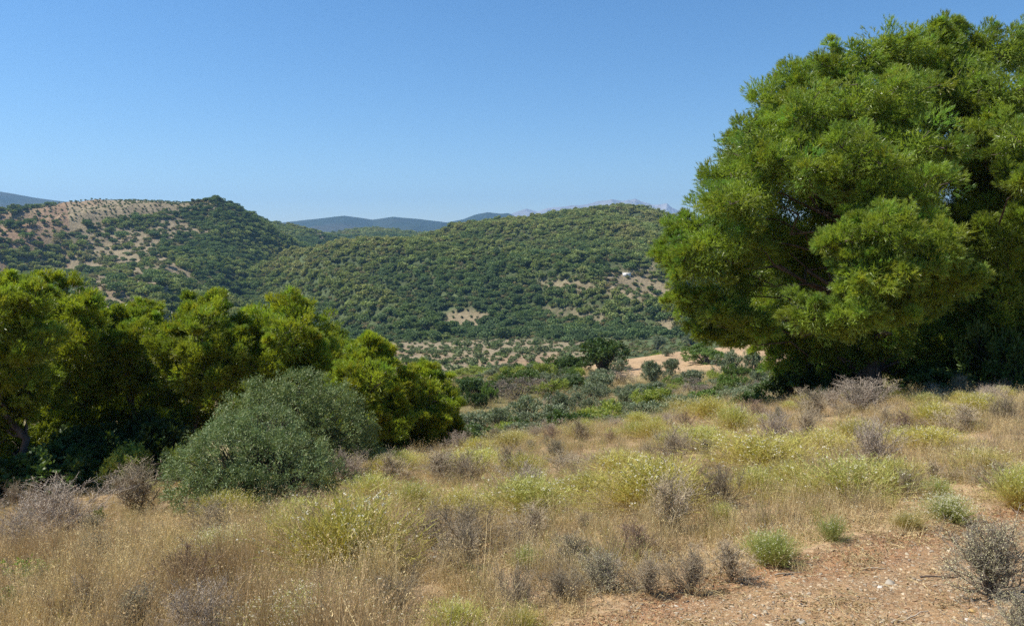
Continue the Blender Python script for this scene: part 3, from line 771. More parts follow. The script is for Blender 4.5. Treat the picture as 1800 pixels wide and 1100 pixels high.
# (kind, u, base v, width px, height px, label)
MID = [('dark', 1057, 652, 88, 58, 'big round dark green tree at the left end of the sandy field'),
       ('green', 1245, 640, 85, 30, 'broad fresh green spreading bush along the near side of the sandy field'),
       ('olive', 1328, 662, 42, 42, 'round grey olive standing nearest the big pine, on dry grass'),
       ('olive', 1280, 665, 42, 48, 'grey olive beside the round one, left of it'),
       ('green', 1282, 688, 42, 32, 'small dense green bush below the grey olives, above the golden tuft'),
       ('dark', 1160, 712, 46, 32, 'dark bush just beyond the crest, below the grey olives'),
       ('olive', 1105, 718, 40, 40, 'grey-green olive just beyond the crest, left of the dark bush'),
       ('dry', 1225, 700, 74, 34, 'tangled pale dead bush in front of the grey olives'),
       ('yellow', 965, 697, 48, 32, 'yellow-green rounded bush by the grey dead thicket'),
       ('yellow', 950, 672, 42, 36, 'pointed yellow-green tree in the hedge line above the valley'),
       ('green', 905, 676, 62, 34, 'leafy green bush in the hedge line left of the pointed yellow tree'),
       ('dark', 835, 698, 66, 36, 'dark green bush to the right of the lowest pine'),
       ('dark', 838, 718, 36, 30, 'small dark bush below the larger dark one by the lowest pine'),
       ('green', 865, 710, 26, 36, 'upright green bush right of the small dark one'),
       ('dry', 905, 702, 90, 44, 'wide grey thicket of dead twigs in the middle of the slope'),
       ('olive', 928, 745, 58, 50, 'broad olive in the middle distance, left of the sandy gap'),
       ('olive', 985, 738, 46, 48, 'olive right of the sandy gap in the middle distance'),
       ('olive', 1035, 728, 30, 32, 'small round olive alone on straw grass near the crest'),
       ('olive', 870, 760, 40, 40, 'olive half hidden just behind the crest of the grass slope'),
       ('olive', 1088, 656, 26, 24, 'small olive standing alone on the sandy field by the big dark tree'),
       ('olive', 1155, 615, 28, 22, 'olive at the upper edge of the sandy field, leftmost of three'),
       ('olive', 1172, 626, 20, 15, 'smallest olive in the middle of the sandy field'),
       ('olive', 1215, 608, 28, 20, 'olive at the upper right end of the sandy field under pine branches'),
       ('dark', 995, 655, 60, 30, 'green bush in the hedge line beside the big round dark tree'),
       ('yellow', 830, 664, 70, 18, 'low yellow-green bush along the lower edge of the valley orchard'),
       ('olive', 1180, 662, 36, 30, 'grey olive below the sandy field, above the dead bush'),
       ('olive', 1145, 682, 44, 44, 'tall grey olive below the sandy field tip'),
       ('olive', 1060, 690, 56, 32, 'wide low olive under the sandy field, left of the tall grey one'),
       ('olive', 1005, 682, 30, 26, 'small olive right of the yellow-green rounded bush'),
       ('green', 715, 640, 20, 12, 'small green bush at the left end of the valley orchard')]
occ = []
for kind, u, v, wp, hp, lab in MID:
    x, y, z = ground_at(u, v)
    y = max(y, 42.0) if v < 770 and y < 42 else y
    if y == 42.0: x, y, z = at_dist(u, 44.0)
    place(kind, x, y, z, wp / F_PX * y, hp / F_PX * y * 1.08, lab)
    occ.append((x, y, wp / F_PX * y / 2))
# many more of the same on the middle slope
n = 0; tries = 0
GL = {'olive': 'small grey-green olive among the many dotted over the middle slope', 'dark': 'small dark green bush among the many dotted over the middle slope', 'green': 'small leafy green bush among the many dotted over the middle slope',
      'yellow': 'small yellow-green broom bush among the many on the middle slope', 'dry': 'low dry grey bush among the many on the middle slope'}
while n < 350 and tries < 14000:
    tries += 1
    d = 40 * (235 / 40.0) ** (rng.random() ** 1.25)
    u = rng.uniform(600, 1560)
    x, y, z = at_dist(u, d)
    pu, pv = to_pix(x, y, z)
    if 1030 < pu < 1450 and 80 < d < 142 and rng.random() < 0.97: continue
    if d > 135 and u < 1060 and rng.random() < 0.9: continue
    if d < 90 and fbm(np.array([x]), np.array([y]), 16, 2, 88)[0] < -0.35: continue
    wd = rng.uniform(1.0, 2.7) if d < 90 else rng.uniform(1.2, 2.9)
    if any((x - a) ** 2 + (y - b) ** 2 < (r + wd * 0.42) ** 2 for a, b, r in occ): continue
    kind = rng.choice(['olive', 'dark', 'green', 'yellow', 'dry'], p=[0.46, 0.12, 0.18, 0.10, 0.14] if d < 110 else [0.30, 0.25, 0.28, 0.12, 0.05])
    place(kind, x, y, z, wd, wd * rng.uniform(0.5, 0.75), GL[kind], group={'olive': 'olives on the middle slope', 'dark': 'dark bushes on the middle slope', 'green': 'green bushes on the middle slope', 'yellow': 'broom bushes on the middle slope', 'dry': 'dry bushes on the middle slope'}[kind])
    occ.append((x, y, wd / 2)); n += 1

# bushes under the big pine
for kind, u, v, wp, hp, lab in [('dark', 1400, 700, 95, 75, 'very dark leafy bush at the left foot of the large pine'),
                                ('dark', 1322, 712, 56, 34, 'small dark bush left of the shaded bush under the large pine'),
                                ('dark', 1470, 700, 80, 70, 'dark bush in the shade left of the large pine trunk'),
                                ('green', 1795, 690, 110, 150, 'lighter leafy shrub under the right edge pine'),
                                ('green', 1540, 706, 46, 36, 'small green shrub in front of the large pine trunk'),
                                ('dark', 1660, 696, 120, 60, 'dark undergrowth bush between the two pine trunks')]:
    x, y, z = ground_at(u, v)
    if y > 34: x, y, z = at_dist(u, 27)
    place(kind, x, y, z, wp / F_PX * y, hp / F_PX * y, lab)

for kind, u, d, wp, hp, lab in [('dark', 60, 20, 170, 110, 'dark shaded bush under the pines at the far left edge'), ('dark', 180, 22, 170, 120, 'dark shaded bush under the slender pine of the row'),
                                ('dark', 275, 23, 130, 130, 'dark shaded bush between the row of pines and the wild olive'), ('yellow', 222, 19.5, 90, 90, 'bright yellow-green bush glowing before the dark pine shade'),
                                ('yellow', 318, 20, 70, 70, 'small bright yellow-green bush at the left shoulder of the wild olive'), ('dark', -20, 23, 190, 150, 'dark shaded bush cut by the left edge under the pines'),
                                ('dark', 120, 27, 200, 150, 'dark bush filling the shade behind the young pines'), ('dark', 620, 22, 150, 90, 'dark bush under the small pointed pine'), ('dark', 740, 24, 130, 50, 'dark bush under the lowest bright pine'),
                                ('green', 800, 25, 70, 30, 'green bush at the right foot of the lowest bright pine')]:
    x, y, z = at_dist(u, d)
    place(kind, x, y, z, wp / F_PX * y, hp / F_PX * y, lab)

# ------------------------------------------------------------------ far trees
def far_tree(seed, tint, w=1.0, h=1.0, n=420, size=0.17):
    rg = np.random.default_rng(seed)
    a = Acc()
    lob = [(rg.normal() * 0.2 * w, rg.normal() * 0.2 * w, h * rg.uniform(0.4, 0.72), w * rg.uniform(0.22, 0.34)) for _ in range(6)]
    for l in lob:
        m = n // 6
        P, D = lobe_points(rg, np.array(l[:3]), l[3], m, 0.2, 0.7)
        K = np.array(tint) * rg.uniform(0.75, 1.25, (m, 1))
        nd = unit(D * 0.5 + rdir(rg, m))
        leaves(a, P - nd * size * 0.5, nd, size * rg.uniform(0.7, 1.3, m), size * 0.75, K, rg)
    tube(a, [(0, 0, -0.2), (0.02, 0, 0.25), (0, 0.02, 0.5)], [0.05, 0.04, 0.02], 5, (0.08, 0.06, 0.045))
    return a.mesh('far_tree', M_FAR)
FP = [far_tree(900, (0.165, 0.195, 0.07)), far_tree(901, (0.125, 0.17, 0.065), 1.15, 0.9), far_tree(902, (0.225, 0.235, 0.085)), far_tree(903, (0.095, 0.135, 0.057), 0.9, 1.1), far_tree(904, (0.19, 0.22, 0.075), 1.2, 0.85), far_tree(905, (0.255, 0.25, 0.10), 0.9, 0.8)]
OP = [far_tree(910, (0.16, 0.185, 0.095), 1.0, 0.8, 260, 0.2), far_tree(911, (0.125, 0.16, 0.07), 1.1, 0.75, 260, 0.2)]
SP_ = [far_tree(920, (0.16, 0.165, 0.075), 1.2, 0.6, 200, 0.22), far_tree(921, (0.11, 0.145, 0.05), 1.2, 0.55, 200, 0.22), far_tree(922, (0.22, 0.19, 0.10), 1.2, 0.5, 200, 0.22)]
rng = np.random.default_rng(101)
def wedge(n, d0, d1, ua, ub):
    d = np.sqrt(rng.uniform(d0 * d0, d1 * d1, n)); u = rng.uniform(ua, ub, n)
    return (u - U0) / F_PX * d, d
def visible(x, y, z, extra):
    """rough test: is the top of something here seen over the land in front"""
    t = np.linspace(0.3, 0.985, 48)
    top = z + extra
    ok = np.ones(len(x), bool)
    for k in t:
        ok &= height(x * k, y * k) < top * k + 0.5
    return ok
# individual trees on the left flank
x, y = wedge(5200, 420, 960, -260, 640)
z = height(x, y); ok = visible(x, y, z, 3.5); x, y, z = x[ok], y[ok], z[ok]
u, v, d, bare, orch, fld = cover(x, y, z)
cand = (bare > 0.35) & (orch < 0.25) & (u < 420)
ci = np.where(cand)[0][:170]
for k in ci:
    o = bpy.data.objects.new('hillside_tree', FP[[3, 1, 3, 0][k % 4]]); C.objects.link(o)
    s = rng.uniform(4.5, 9.0)
    o.location = (x[k], y[k], z[k] - 0.2); o.scale = (s, s, s * 0.85); o.rotation_euler = (0, 0, rng.random() * 6.28)
    tag(o, 'small dark tree dotted over the open earth of the left hillside', 'tree', 'trees dotted over the left hillside')
# woods: dense far-off mass
def clumpw(x, y): return 0.75 * fbm(x, y, 45, 3, 131) + 0.75 * fbm(x, y, 190, 2, 135)
x, y = wedge(230000, 392, 1720, -300, 1750)
z = height(x, y)
u, v, d, bare, orch, fld = cover(x, y, z)
lefty = (1 - sstep(250, 400, u + 0.5 * (v - 450))) * (d < 1030)
dens = np.where(d < 425, 0.35 * (orch < 0.5), 1.0) * (1 - bare) * (1 - 0.9 * lefty * sstep(-0.2, 0.2, -clumpw(x, y)))
keep = rng.random(len(x)) < dens * np.clip(1.1 - 0.0002 * d, 0, 1)
x, y, z, d = x[keep], y[keep], z[keep], d[keep]
ok = visible(x, y, z, 8); x, y, z, d = x[ok], y[ok], z[ok], d[ok]
n = len(x)
onl = height(x, y) * 0 + ((to_pix(x, y, z)[0] < 600) & (d > 700))
kn = 0.8 * clumpw(x, y) + rng.normal(0, 0.2, n) + 0.9 * spur(x, y) - 0.25 * onl + np.where((d > 600) & ~(onl > 0), 0.12, 0)  # spur term paints fold shade: darker trees in gullies, yellow ones on the spurs
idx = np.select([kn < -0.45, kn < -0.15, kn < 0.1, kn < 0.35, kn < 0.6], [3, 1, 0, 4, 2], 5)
s = (2.6 + 5.2 * rng.random(n) ** 2.2) * np.interp(d, [400, 1000, 1700], [0.9, 1.0, 1.2])
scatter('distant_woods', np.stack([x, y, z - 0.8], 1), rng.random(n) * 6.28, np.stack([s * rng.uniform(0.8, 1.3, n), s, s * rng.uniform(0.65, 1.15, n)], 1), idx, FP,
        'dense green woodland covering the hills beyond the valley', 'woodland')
print('woods', n, B)
# low scrub between
x, y = wedge(100000, 240, 1250, -300, 1750)
z = height(x, y)
u, v, d, bare, orch, fld = cover(x, y, z)
keep = (rng.random(len(x)) < np.where(bare > 0.5, 0.55, 0.6) * np.where((u < 330) & (d > 430), 0.55, 1)) & ((orch < 0.3) | ((d < 430) & (rng.random(len(x)) < 0.35)))
x, y, z, d = x[keep], y[keep], z[keep], d[keep]
ok = visible(x, y, z, 2.5); x, y, z, d = x[ok], y[ok], z[ok], d[ok]
n = len(x); s = rng.uniform(1.8, 4.5, n) * np.where(d < 430, 0.55, 1)
scatter('hillside_scrub', np.stack([x, y, z - 0.2], 1), rng.random(n) * 6.28, s, rng.integers(0, 3, n), SP_,
        'low grey-green scrub between the trees of the hills', 'scrub')
print('scrub', n)
# orchards: rows of olives
def rows(ud, spacing, ang, jit):
    d0, d1, ua, ub = ud
    g = np.arange(-1200, 1200, spacing)
    gx, gy = np.meshgrid(g, g); gx = gx.ravel(); gy = gy.ravel()
    a = math.radians(ang)
    x = gx * math.cos(a) - gy * math.sin(a) + rng.normal(0, jit, len(gx)); y = gx * math.sin(a) + gy * math.cos(a) + d0 + rng.normal(0, jit, len(gx))
    k = (y > d0) & (y < d1) & (x > (ua - U0) / F_PX * y) & (x < (ub - U0) / F_PX * y)
    x, y = x[k], y[k]; z = height(x, y)
    return x, y, z, cover(x, y, z)
x, y, z, cv = rows((240, 425, 600, 1150), 6.2, 24, 1.4)
k = (cv[4] > 0.5) & (rng.random(len(x)) < 0.86); x, y, z = x[k], y[k], z[k]
ok = visible(x, y, z, 2.0); x, y, z = x[ok], y[ok], z[ok]
order = np.argsort(y)
ind, rest = order[:300], order[300:]
print('valley olives', len(x))
for k in ind:
    o = bpy.data.objects.new('orchard_olive', OP[k % 2]); C.objects.link(o)
    s = rng.uniform(1.3, 2.7) if rng.random() < 0.85 else rng.uniform(3.0, 4.6)
    o.location = (x[k], y[k], z[k] - 0.1); o.scale = (s, s, s); o.rotation_euler = (0, 0, rng.random() * 6.28)
    tag(o, 'small olive tree standing in rows on the tan valley floor orchard', 'olive tree', 'olives of the valley floor orchard')
xs, ys, zs = [x[rest]], [y[rest]], [z[rest]]
for ud, sp, an in [((700, 960, -200, 420), 5.4, 38), ((430, 560, 740, 880), 6.0, 62), ((1040, 1300, 480, 700), 8, 20)]:
    x, y, z, cv = rows(ud, sp, an, 0.9)
    k = (cv[4] > 0.4) & (rng.random(len(x)) < 0.93); x, y, z = x[k], y[k], z[k]
    ok = visible(x, y, z, 2.0); xs.append(x[ok]); ys.append(y[ok]); zs.append(z[ok])
x, y, z = np.concatenate(xs), np.concatenate(ys), np.concatenate(zs)
n = len(x); s = rng.uniform(1.2, 2.6, n)
scatter('orchard_rows', np.stack([x, y, z - 0.1], 1), rng.random(n) * 6.28, s, rng.integers(0, 2, n), OP,
        'rows of small olives on the tan crown and patches of the far hills', 'orchard')
print('far orchard', n)
# small white farm building on the far slope
hx, hy, hz = ground_at(1102, 486)
root = empty('farmhouse', (hx, hy, hz), 'tiny white flat roofed farmhouse on the bare patch of the far hill', 'house')
def boxacc(x0, y0, z0, x1, y1, z1, K=(1, 1, 1)):
    a = Acc()
    V = [(x, y, z) for z in (z0, z1) for (x, y) in ((x0, y0), (x1, y0), (x1, y1), (x0, y1))]
    a.add(V, Q=[(3, 2, 1, 0), (4, 5, 6, 7), (0, 1, 5, 4), (1, 2, 6, 5), (2, 3, 7, 6), (3, 0, 4, 7)], K=K)
    return a
M_PLAIN = leaf_mat('painted_wall', 0.0, 0.8, 0.0)
boxacc(-3, -1.5, -1, 2.5, 2, 1.9, (0.75, 0.72, 0.66)).build('wall', M_PLAIN, root)
boxacc(-3.2, -1.7, 1.902, 2.7, 2.2, 2.1, (0.62, 0.58, 0.52)).build('roof', M_PLAIN, root)
boxacc(-0.6, -1.56, -0.5, 0.2, -1.504, 1.3, (0.12, 0.09, 0.07)).build('door', M_PLAIN, root)

# ------------------------------------------------------------------ foreground plants
STRAW = np.array([0.55, 0.435, 0.225]); RUST = np.array([0.35, 0.245, 0.12]); GREYB = np.array([0.27, 0.225, 0.175]); GOLD = np.array([0.46, 0.33, 0.09]); LIME = np.array([0.44, 0.46, 0.13])
def up_dirs(rg, n, spread):
    a = rg.random(n) * 2 * math.pi; t = np.abs(rg.normal(0, spread, n))
    return np.stack([np.sin(t) * np.cos(a), np.sin(t) * np.sin(a), np.cos(t)], 1)
def grass_clump(seed, n, rad, l0, l1, spread, c0, c1, wd=0.0045, droop=0.45, heads=0.25):
    rg = np.random.default_rng(seed); a = Acc()
    D = up_dirs(rg, n, spread)
    P = np.stack([rg.normal(0, rad, n), rg.normal(0, rad, n), np.full(n, -0.02)], 1)
    v = rg.uniform(0.7, 1.3, (n, 1))
    L = rg.uniform(l0, l1, n)
    tip = blades(a, P, D, L, wd, c0 * v, c1 * v, rg, 3, rg.uniform(0.1, droop, n))
    m = int(n * heads)
    if m:
        t = np.repeat(tip[:m], 5, 0)
        leaves(a, t + rg.normal(0, 0.012, t.shape), unit(np.repeat(D[:m], 5, 0) + rdir(rg, m * 5) * 0.8), 0.014, 0.005, np.repeat(c1 * 1.15 * v[:m], 5, 0), rg)
    return a.mesh('grass_clump', M_GRASS)
GP = [grass_clump(1, 60, 0.07, 0.22, 0.5, 0.35, STRAW * 0.8, STRAW * 1.1), grass_clump(2, 60, 0.08, 0.2, 0.42, 0.45, RUST * 0.9, STRAW), grass_clump(3, 55, 0.08, 0.2, 0.45, 0.5, GREYB * 0.7, GREYB * 1.2),
      grass_clump(4, 60, 0.1, 0.1, 0.24, 0.6, STRAW * 0.8, STRAW * 1.2), grass_clump(5, 60, 0.1, 0.08, 0.2, 0.7, RUST, STRAW * 1.1), grass_clump(6, 40, 0.05, 0.4, 0.75, 0.22, STRAW * 0.7, STRAW * 1.25, heads=0.8),
      grass_clump(7, 60, 0.09, 0.2, 0.4, 0.45, GOLD * 0.8, LIME * 0.9), grass_clump(8, 90, 0.06, 0.45, 0.8, 0.28, RUST * 0.7, RUST * 1.3 + 0.03, heads=0.35), grass_clump(9, 12, 0.08, 0.55, 0.95, 0.6, STRAW * 0.9, STRAW * 1.3, 0.005, 0.9, 1.0)]
def tuft_proto(seed, n, c_mid, c_tip, white=0.12, spread=0.52, droop=0.25, h=1.0):
    """dome shaped tuft of fine upright stems, 1 m tall: golden below, yellow-green above"""
    rg = np.random.default_rng(seed); a = Acc()
    D = up_dirs(rg, n, spread)
    P = np.stack([rg.normal(0, 0.09, n), rg.normal(0, 0.09, n), np.full(n, -0.03)], 1) + D * np.array([0.1, 0.1, 0])
    L = h * rg.uniform(0.55, 1.05, n)
    v = rg.uniform(0.75, 1.25, (n, 1))
    tip = blades(a, P, D, L, 0.0055, c_mid * v * np.array([0.85, 0.72, 0.8]), c_tip * v, rg, 3, rg.uniform(0.05, droop, n), 0.6)
    # side shoots and small leaves on the upper half
    k = 6
    t = rg.uniform(0.4, 1.0, n * k)
    PP = np.repeat(P, k, 0) + (np.repeat(tip, k, 0) - np.repeat(P, k, 0)) * t[:, None]
    DD = unit(np.repeat(D, k, 0) + rdir(rg, n * k) * 0.8)
    mixk = ((t - 0.4) / 0.6)[:, None]
    spikes(a, PP, DD, rg.uniform(0.06, 0.13, n * k), 0.009, (c_mid * (1 - mixk) + c_tip * mixk) * np.repeat(v, k, 0), (c_mid * (1 - mixk) + c_tip * mixk) * 1.1 * np.repeat(v, k, 0), rg)
    m = int(n * white)
    if m:
        tt = np.repeat(tip[:m], 4, 0) + rg.normal(0, 0.012, (4 * m, 3))
        leaves(a, tt, rdir(rg, 4 * m), 0.022, 0.018, np.array([0.72, 0.68, 0.54]), rg)
    return a.mesh('tuft', M_TUFT)
TP = [tuft_proto(31, 1000, GOLD, LIME, 0.12), tuft_proto(32, 1100, GOLD * 1.05, LIME * np.array([1.08, 0.97, 0.8]), 0.15), tuft_proto(33, 1000, GOLD * 1.05, LIME * np.array([1.1, 1.0, 1.0]), 0.1, 0.6), tuft_proto(34, 520, np.array([0.30, 0.28, 0.09]), np.array([0.34, 0.40, 0.11]), 0.25, 0.6),
      tuft_proto(35, 1000, np.array([0.24, 0.25, 0.08]), LIME, 0.9, 0.55), tuft_proto(36, 1000, GOLD * 0.9, np.array([0.42, 0.38, 0.14]), 0.1, 0.55)]
def shrub_proto(seed, col, leafc, nst=26, lv=2200, h=1.0, spread=0.62):
    """open twiggy shrub about 1 m tall"""
    rg = np.random.default_rng(seed); a = Acc()
    D = up_dirs(rg, nst, spread); L = h * rg.uniform(0.55, 1.0, nst)
    for k in range(nst):
        e = D[k] * L[k]
        p = bent((D[k, 0] * 0.04, D[k, 1] * 0.04, -0.05), e, rg, 7, 0.14)
        tube(a, p, np.linspace(0.012, 0.003, 7), 4, col * rg.uniform(0.7, 1.2))
        m = 16
        t = rg.uniform(0.25, 1, m); ti = np.minimum((t * 6).astype(int), 5)
        P = p[ti] + (p[ti + 1] - p[ti]) * (t * 6 - ti)[:, None]
        d2 = unit(D[k] * 0.9 + rdir(rg, m) * 0.9 + [0, 0, 0.25])
        l2 = rg.uniform(0.12, 0.32, m) * h
        tip = blades(a, P, d2, l2, 0.007, col * 0.95, col * 1.1, rg, 2, 0.1, 0.5)
        s2 = 5
        t2 = rg.uniform(0.2, 1, (m * s2, 1))
        P3 = np.repeat(P, s2, 0) + np.repeat(tip - P, s2, 0) * t2
        d3 = unit(np.repeat(d2, s2, 0) + rdir(rg, m * s2))
        blades(a, P3, d3, rg.uniform(0.05, 0.14, m * s2), 0.0045, col, col * 1.25, rg, 1, 0.0, 0.5)
        q = max(1, lv // (nst * m))
        if lv:
            P4 = np.repeat(P, q, 0) + np.repeat(tip - P, q, 0) * rg.random((m * q, 1)) + rg.normal(0, 0.02, (m * q, 3))
            leaves(a, P4, rdir(rg, m * q), 0.026, 0.009, leafc * rg.uniform(0.7, 1.3, (m * q, 1)), rg)
    return a.mesh('shrub', M_TWIG)
GY = np.array([0.35, 0.285, 0.185])
SHP = [shrub_proto(61, GY, np.array([0.32, 0.26, 0.20])), shrub_proto(62, GY * 0.8, np.array([0.22, 0.18, 0.145]), 36, 2600), shrub_proto(63, np.array([0.33, 0.27, 0.205]), np.array([0.42, 0.355, 0.27]), 40, 7000, 1.0, 0.75),
       shrub_proto(64, np.array([0.20, 0.17, 0.13]), np.array([0.42, 0.385, 0.22]), 46, 9000, 1.0, 0.72), shrub_proto(65, np.array([0.24, 0.17, 0.12]), np.array([0.30, 0.20, 0.13]), 26, 2600)]
def weed_proto(seed):
    rg = np.random.default_rng(seed); a = Acc()
    n = 26
    D = up_dirs(rg, n, 0.55); P = np.zeros((n, 3)) + rg.normal(0, 0.05, (n, 3)) * [1, 1, 0]
    tip = blades(a, P, D, rg.uniform(0.5, 1.0, n), 0.02, np.array([0.16, 0.17, 0.05]), np.array([0.16, 0.22, 0.04]), rg, 3, 0.1)
    k = 30; t = rg.uniform(0.2, 1, (n * k, 1))
    PP = np.repeat(P, k, 0) + np.repeat(tip - P, k, 0) * t
    leaves(a, PP, unit(np.repeat(D, k, 0) * 0.4 + rdir(rg, n * k)), 0.12, 0.035, np.array([0.17, 0.25, 0.035]) * rg.uniform(0.7, 1.3, (n * k, 1)), rg)
    return a.mesh('weed', M_BUSH)
WP = [weed_proto(71), weed_proto(72)]
rng = np.random.default_rng(303)
def put(name, me, u, v, wpx, hpx, label, cat, wn, hn, group=None):
    x, y, z = ground_at(u, v)
    o = bpy.data.objects.new(name, me); C.objects.link(o)
    o.location = (x, y, z - 0.02); o.rotation_euler = (rng.normal() * 0.04, rng.normal() * 0.04, rng.random() * 6.28)
    sx = wpx / F_PX * y / wn; sz = hpx / F_PX * y / hn
    o.scale = (sx, sx, sz)
    tag(o, label, cat, group)
    return (x, y, sx * wn / 2)
plants = []
TW, TH = 1.15, 0.93
TUFTS = [(1, 612, 1012, 235, 150, 'widest golden-green tuft, below the wild olive, with pale tips'),
         (0, 520, 930, 110, 62, 'smaller golden-green tuft touching the upper left of the widest tuft'),
         (0, 725, 895, 90, 52, 'golden-green tuft up the slope to the right of the widest tuft'),
         (2, 815, 905, 110, 52, 'low golden tuft between the widest tuft and the pair on its right'),
         (0, 930, 905, 175, 70, 'broad lime tuft in the centre of the slope, left one of two'),
         (1, 1150, 895, 210, 95, 'broad lime tuft in the centre of the slope, left of the dead grey shrub'),
         (2, 1035, 875, 120, 52, 'low tuft wedged between the two broad central tufts'),
         (1, 1345, 828, 190, 66, 'wide pale green tuft behind the dead grey shrub'),
         (2, 1390, 858, 70, 56, 'narrow tuft leaning below the wide pale green tuft'),
         (0, 1500, 880, 175, 82, 'large lime tuft above the dirt path, right of the straw patch'),
         (2, 1570, 860, 110, 64, 'golden tuft touching the right of the large lime tuft'),
         (1, 1450, 800, 110, 48, 'pale tuft halfway up the slope below the large pine'),
         (2, 1505, 775, 90, 42, 'yellow tuft near the top of the slope in front of the pine trunk'),
         (3, 1340, 985, 80, 62, 'green tuft at the edge of the dirt path, left one of two with shadow'),
         (3, 1368, 988, 76, 68, 'darker green tuft at the edge of the dirt path, right one of two with shadow'),
         (3, 1462, 952, 62, 56, 'small lone green tuft at the edge of the dirt path'),
         (4, 1668, 912, 86, 50, 'flowering tuft with white heads above the right end of the path'),
         (5, 1595, 925, 60, 32, 'small rusty golden tuft above the path beside the flowering one'),
         (3, 1650, 872, 60, 38, 'compact green-gold tuft just above the flowering one'),
         (0, 1795, 888, 90, 80, 'bright green tuft cut by the right edge of the photo'),
         (2, 1245, 738, 76, 46, 'golden dome shaped tuft on the crest of the slope'),
         (5, 1195, 735, 70, 38, 'straw coloured tuft on the crest, left of the golden dome'),
         (2, 1150, 772, 66, 42, 'upright lime tuft below the crest in the middle of the slope'),
         (0, 1235, 790, 120, 44, 'spread pale tuft below the golden dome'),
         (5, 1020, 770, 60, 30, 'small golden tuft near the crest on the left part of the slope'),
         (0, 1270, 922, 46, 46, 'fresh green tuft at the foot of the dead grey shrub'),
         (4, 385, 990, 110, 66, 'flowering green tuft with white heads below the wild olive, on the left'),
         (4, 545, 1135, 260, 85, 'tuft covered in white flower heads at the bottom edge of the photo'),
         (0, 800, 1120, 120, 72, 'green tuft cut by the bottom edge, centre left'),
         (2, 915, 1115, 80, 55, 'small tuft cut by the bottom edge beside the path corner'),
         (3, 925, 1000, 60, 50, 'dark green tuft with white specks among grey stems'),
         (1, 1640, 790, 120, 44, 'pale tuft on the upper right of the slope'),
         (5, 1730, 830, 110, 50, 'golden tuft on the upper right, above the bright green one'),
         (0, 840, 830, 120, 44, 'lime tuft on the left shoulder of the slope'),
         (5, 900, 790, 90, 36, 'straw tuft on the left shoulder near the crest'),
         (2, 1090, 830, 110, 42, 'pale tuft uphill of the broad central tufts'),
         (0, 700, 830, 80, 42, 'yellow tuft at the right foot of the small pointed pine'),
         (1, 1430, 880, 70, 44, 'small tuft at the left edge of the large lime tuft')]
for i, u, v, wp, hp, lab in TUFTS:
    plants.append(put('grass_tuft', TP[i], u, v, wp, hp, lab, 'tuft', TW, TH))
SW, SH = 1.3, 0.95
SHR = [(1, 1265, 895, 92, 92, 'dead grey shrub standing out dark in the centre right of the slope'),
       (3, 1745, 1035, 185, 130, 'open grey-green shrub growing on the dirt path at lower right'),
       (3, 1800, 1130, 160, 90, 'grey-green shrub cut by the lower right corner'),
       (0, 235, 905, 180, 95, 'dead brown-grey shrub in front of the dark pines'),
       (2, 110, 935, 170, 95, 'silvery dead shrub at the left, before the dark pines'),
       (2, 40, 980, 120, 90, 'silvery dead shrub cut by the left edge'),
       (1, 690, 1090, 130, 95, 'round tangle of dead grey twigs near the bottom centre'),
       (1, 985, 1060, 110, 70, 'dark dead shrub just above the corner of the dirt path'),
       (0, 770, 845, 150, 58, 'low grey brush at the foot of the lowest pine'),
       (0, 690, 850, 110, 60, 'brown-grey brush between the wild olive and the slope'),
       (2, 610, 850, 90, 60, 'thin grey shrub at the right foot of the wild olive'),
       (0, 1430, 735, 120, 52, 'grey brush on the crest below the dark bush of the pine'),
       (2, 1520, 722, 130, 56, 'pale bare twigs in front of the large pine trunk'),
       (4, 1330, 742, 90, 36, 'rusty dry brush on the crest left of the large pine'),
       (4, 1590, 765, 100, 42, 'rusty brush below the pale bare twigs'),
       (0, 1700, 760, 130, 52, 'grey brush on the slope under the right edge pine'),
       (1, 1590, 870, 56, 56, 'dark dead stems at the right of the golden tuft'),
       (0, 1285, 1012, 120, 74, 'thin open grey-brown shrub on the upper edge of the dirt path'),
       (0, 820, 1000, 130, 84, 'upright grey-brown stems right of the widest tuft'),
       (1, 760, 960, 120, 76, 'dense grey-brown stems touching the right of the widest tuft'),
       (0, 940, 950, 130, 66, 'grey stems below the left broad central tuft'),
       (1, 910, 1070, 90, 90, 'dark upright stems near the bottom, left of the path corner'),
       (0, 1140, 1040, 120, 70, 'straw-grey thicket above the dirt path, left part'),
       (3, 1060, 1040, 120, 76, 'grey-green thicket above the dirt path corner'),
       (0, 1190, 800, 100, 36, 'low grey brush in the middle of the upper slope'),
       (1, 1000, 830, 120, 36, 'low dark brush on the left shoulder of the slope'),
       (4, 560, 1060, 120, 60, 'rusty dry shrub under the widest tuft'),
       (0, 1215, 1035, 130, 76, 'straw-grey thicket above the dirt path, right part'),
       (4, 1120, 985, 140, 70, 'rusty straw thicket above the two dirt path thickets'),
       (3, 1010, 1000, 110, 66, 'grey-green brush left of the rusty straw thicket'),
       (0, 1760, 860, 120, 52, 'grey brush to the left of the bright green edge tuft'),
       (1, 1400, 790, 80, 36, 'dark brush uphill of the pale tuft on the right'),
       (0, 1640, 850, 80, 46, 'grey dry stems above the compact green-gold tuft'),
       (4, 330, 1060, 120, 110, 'tall rust brown dry plant in the lower left grass'),
       (1, 150, 1090, 130, 90, 'dark dry stems in the lower left corner grass')]
for i, u, v, wp, hp, lab in SHR:
    plants.append(put('dry_shrub', SHP[i], u, v, wp, hp, lab, 'shrub', SW, SH))
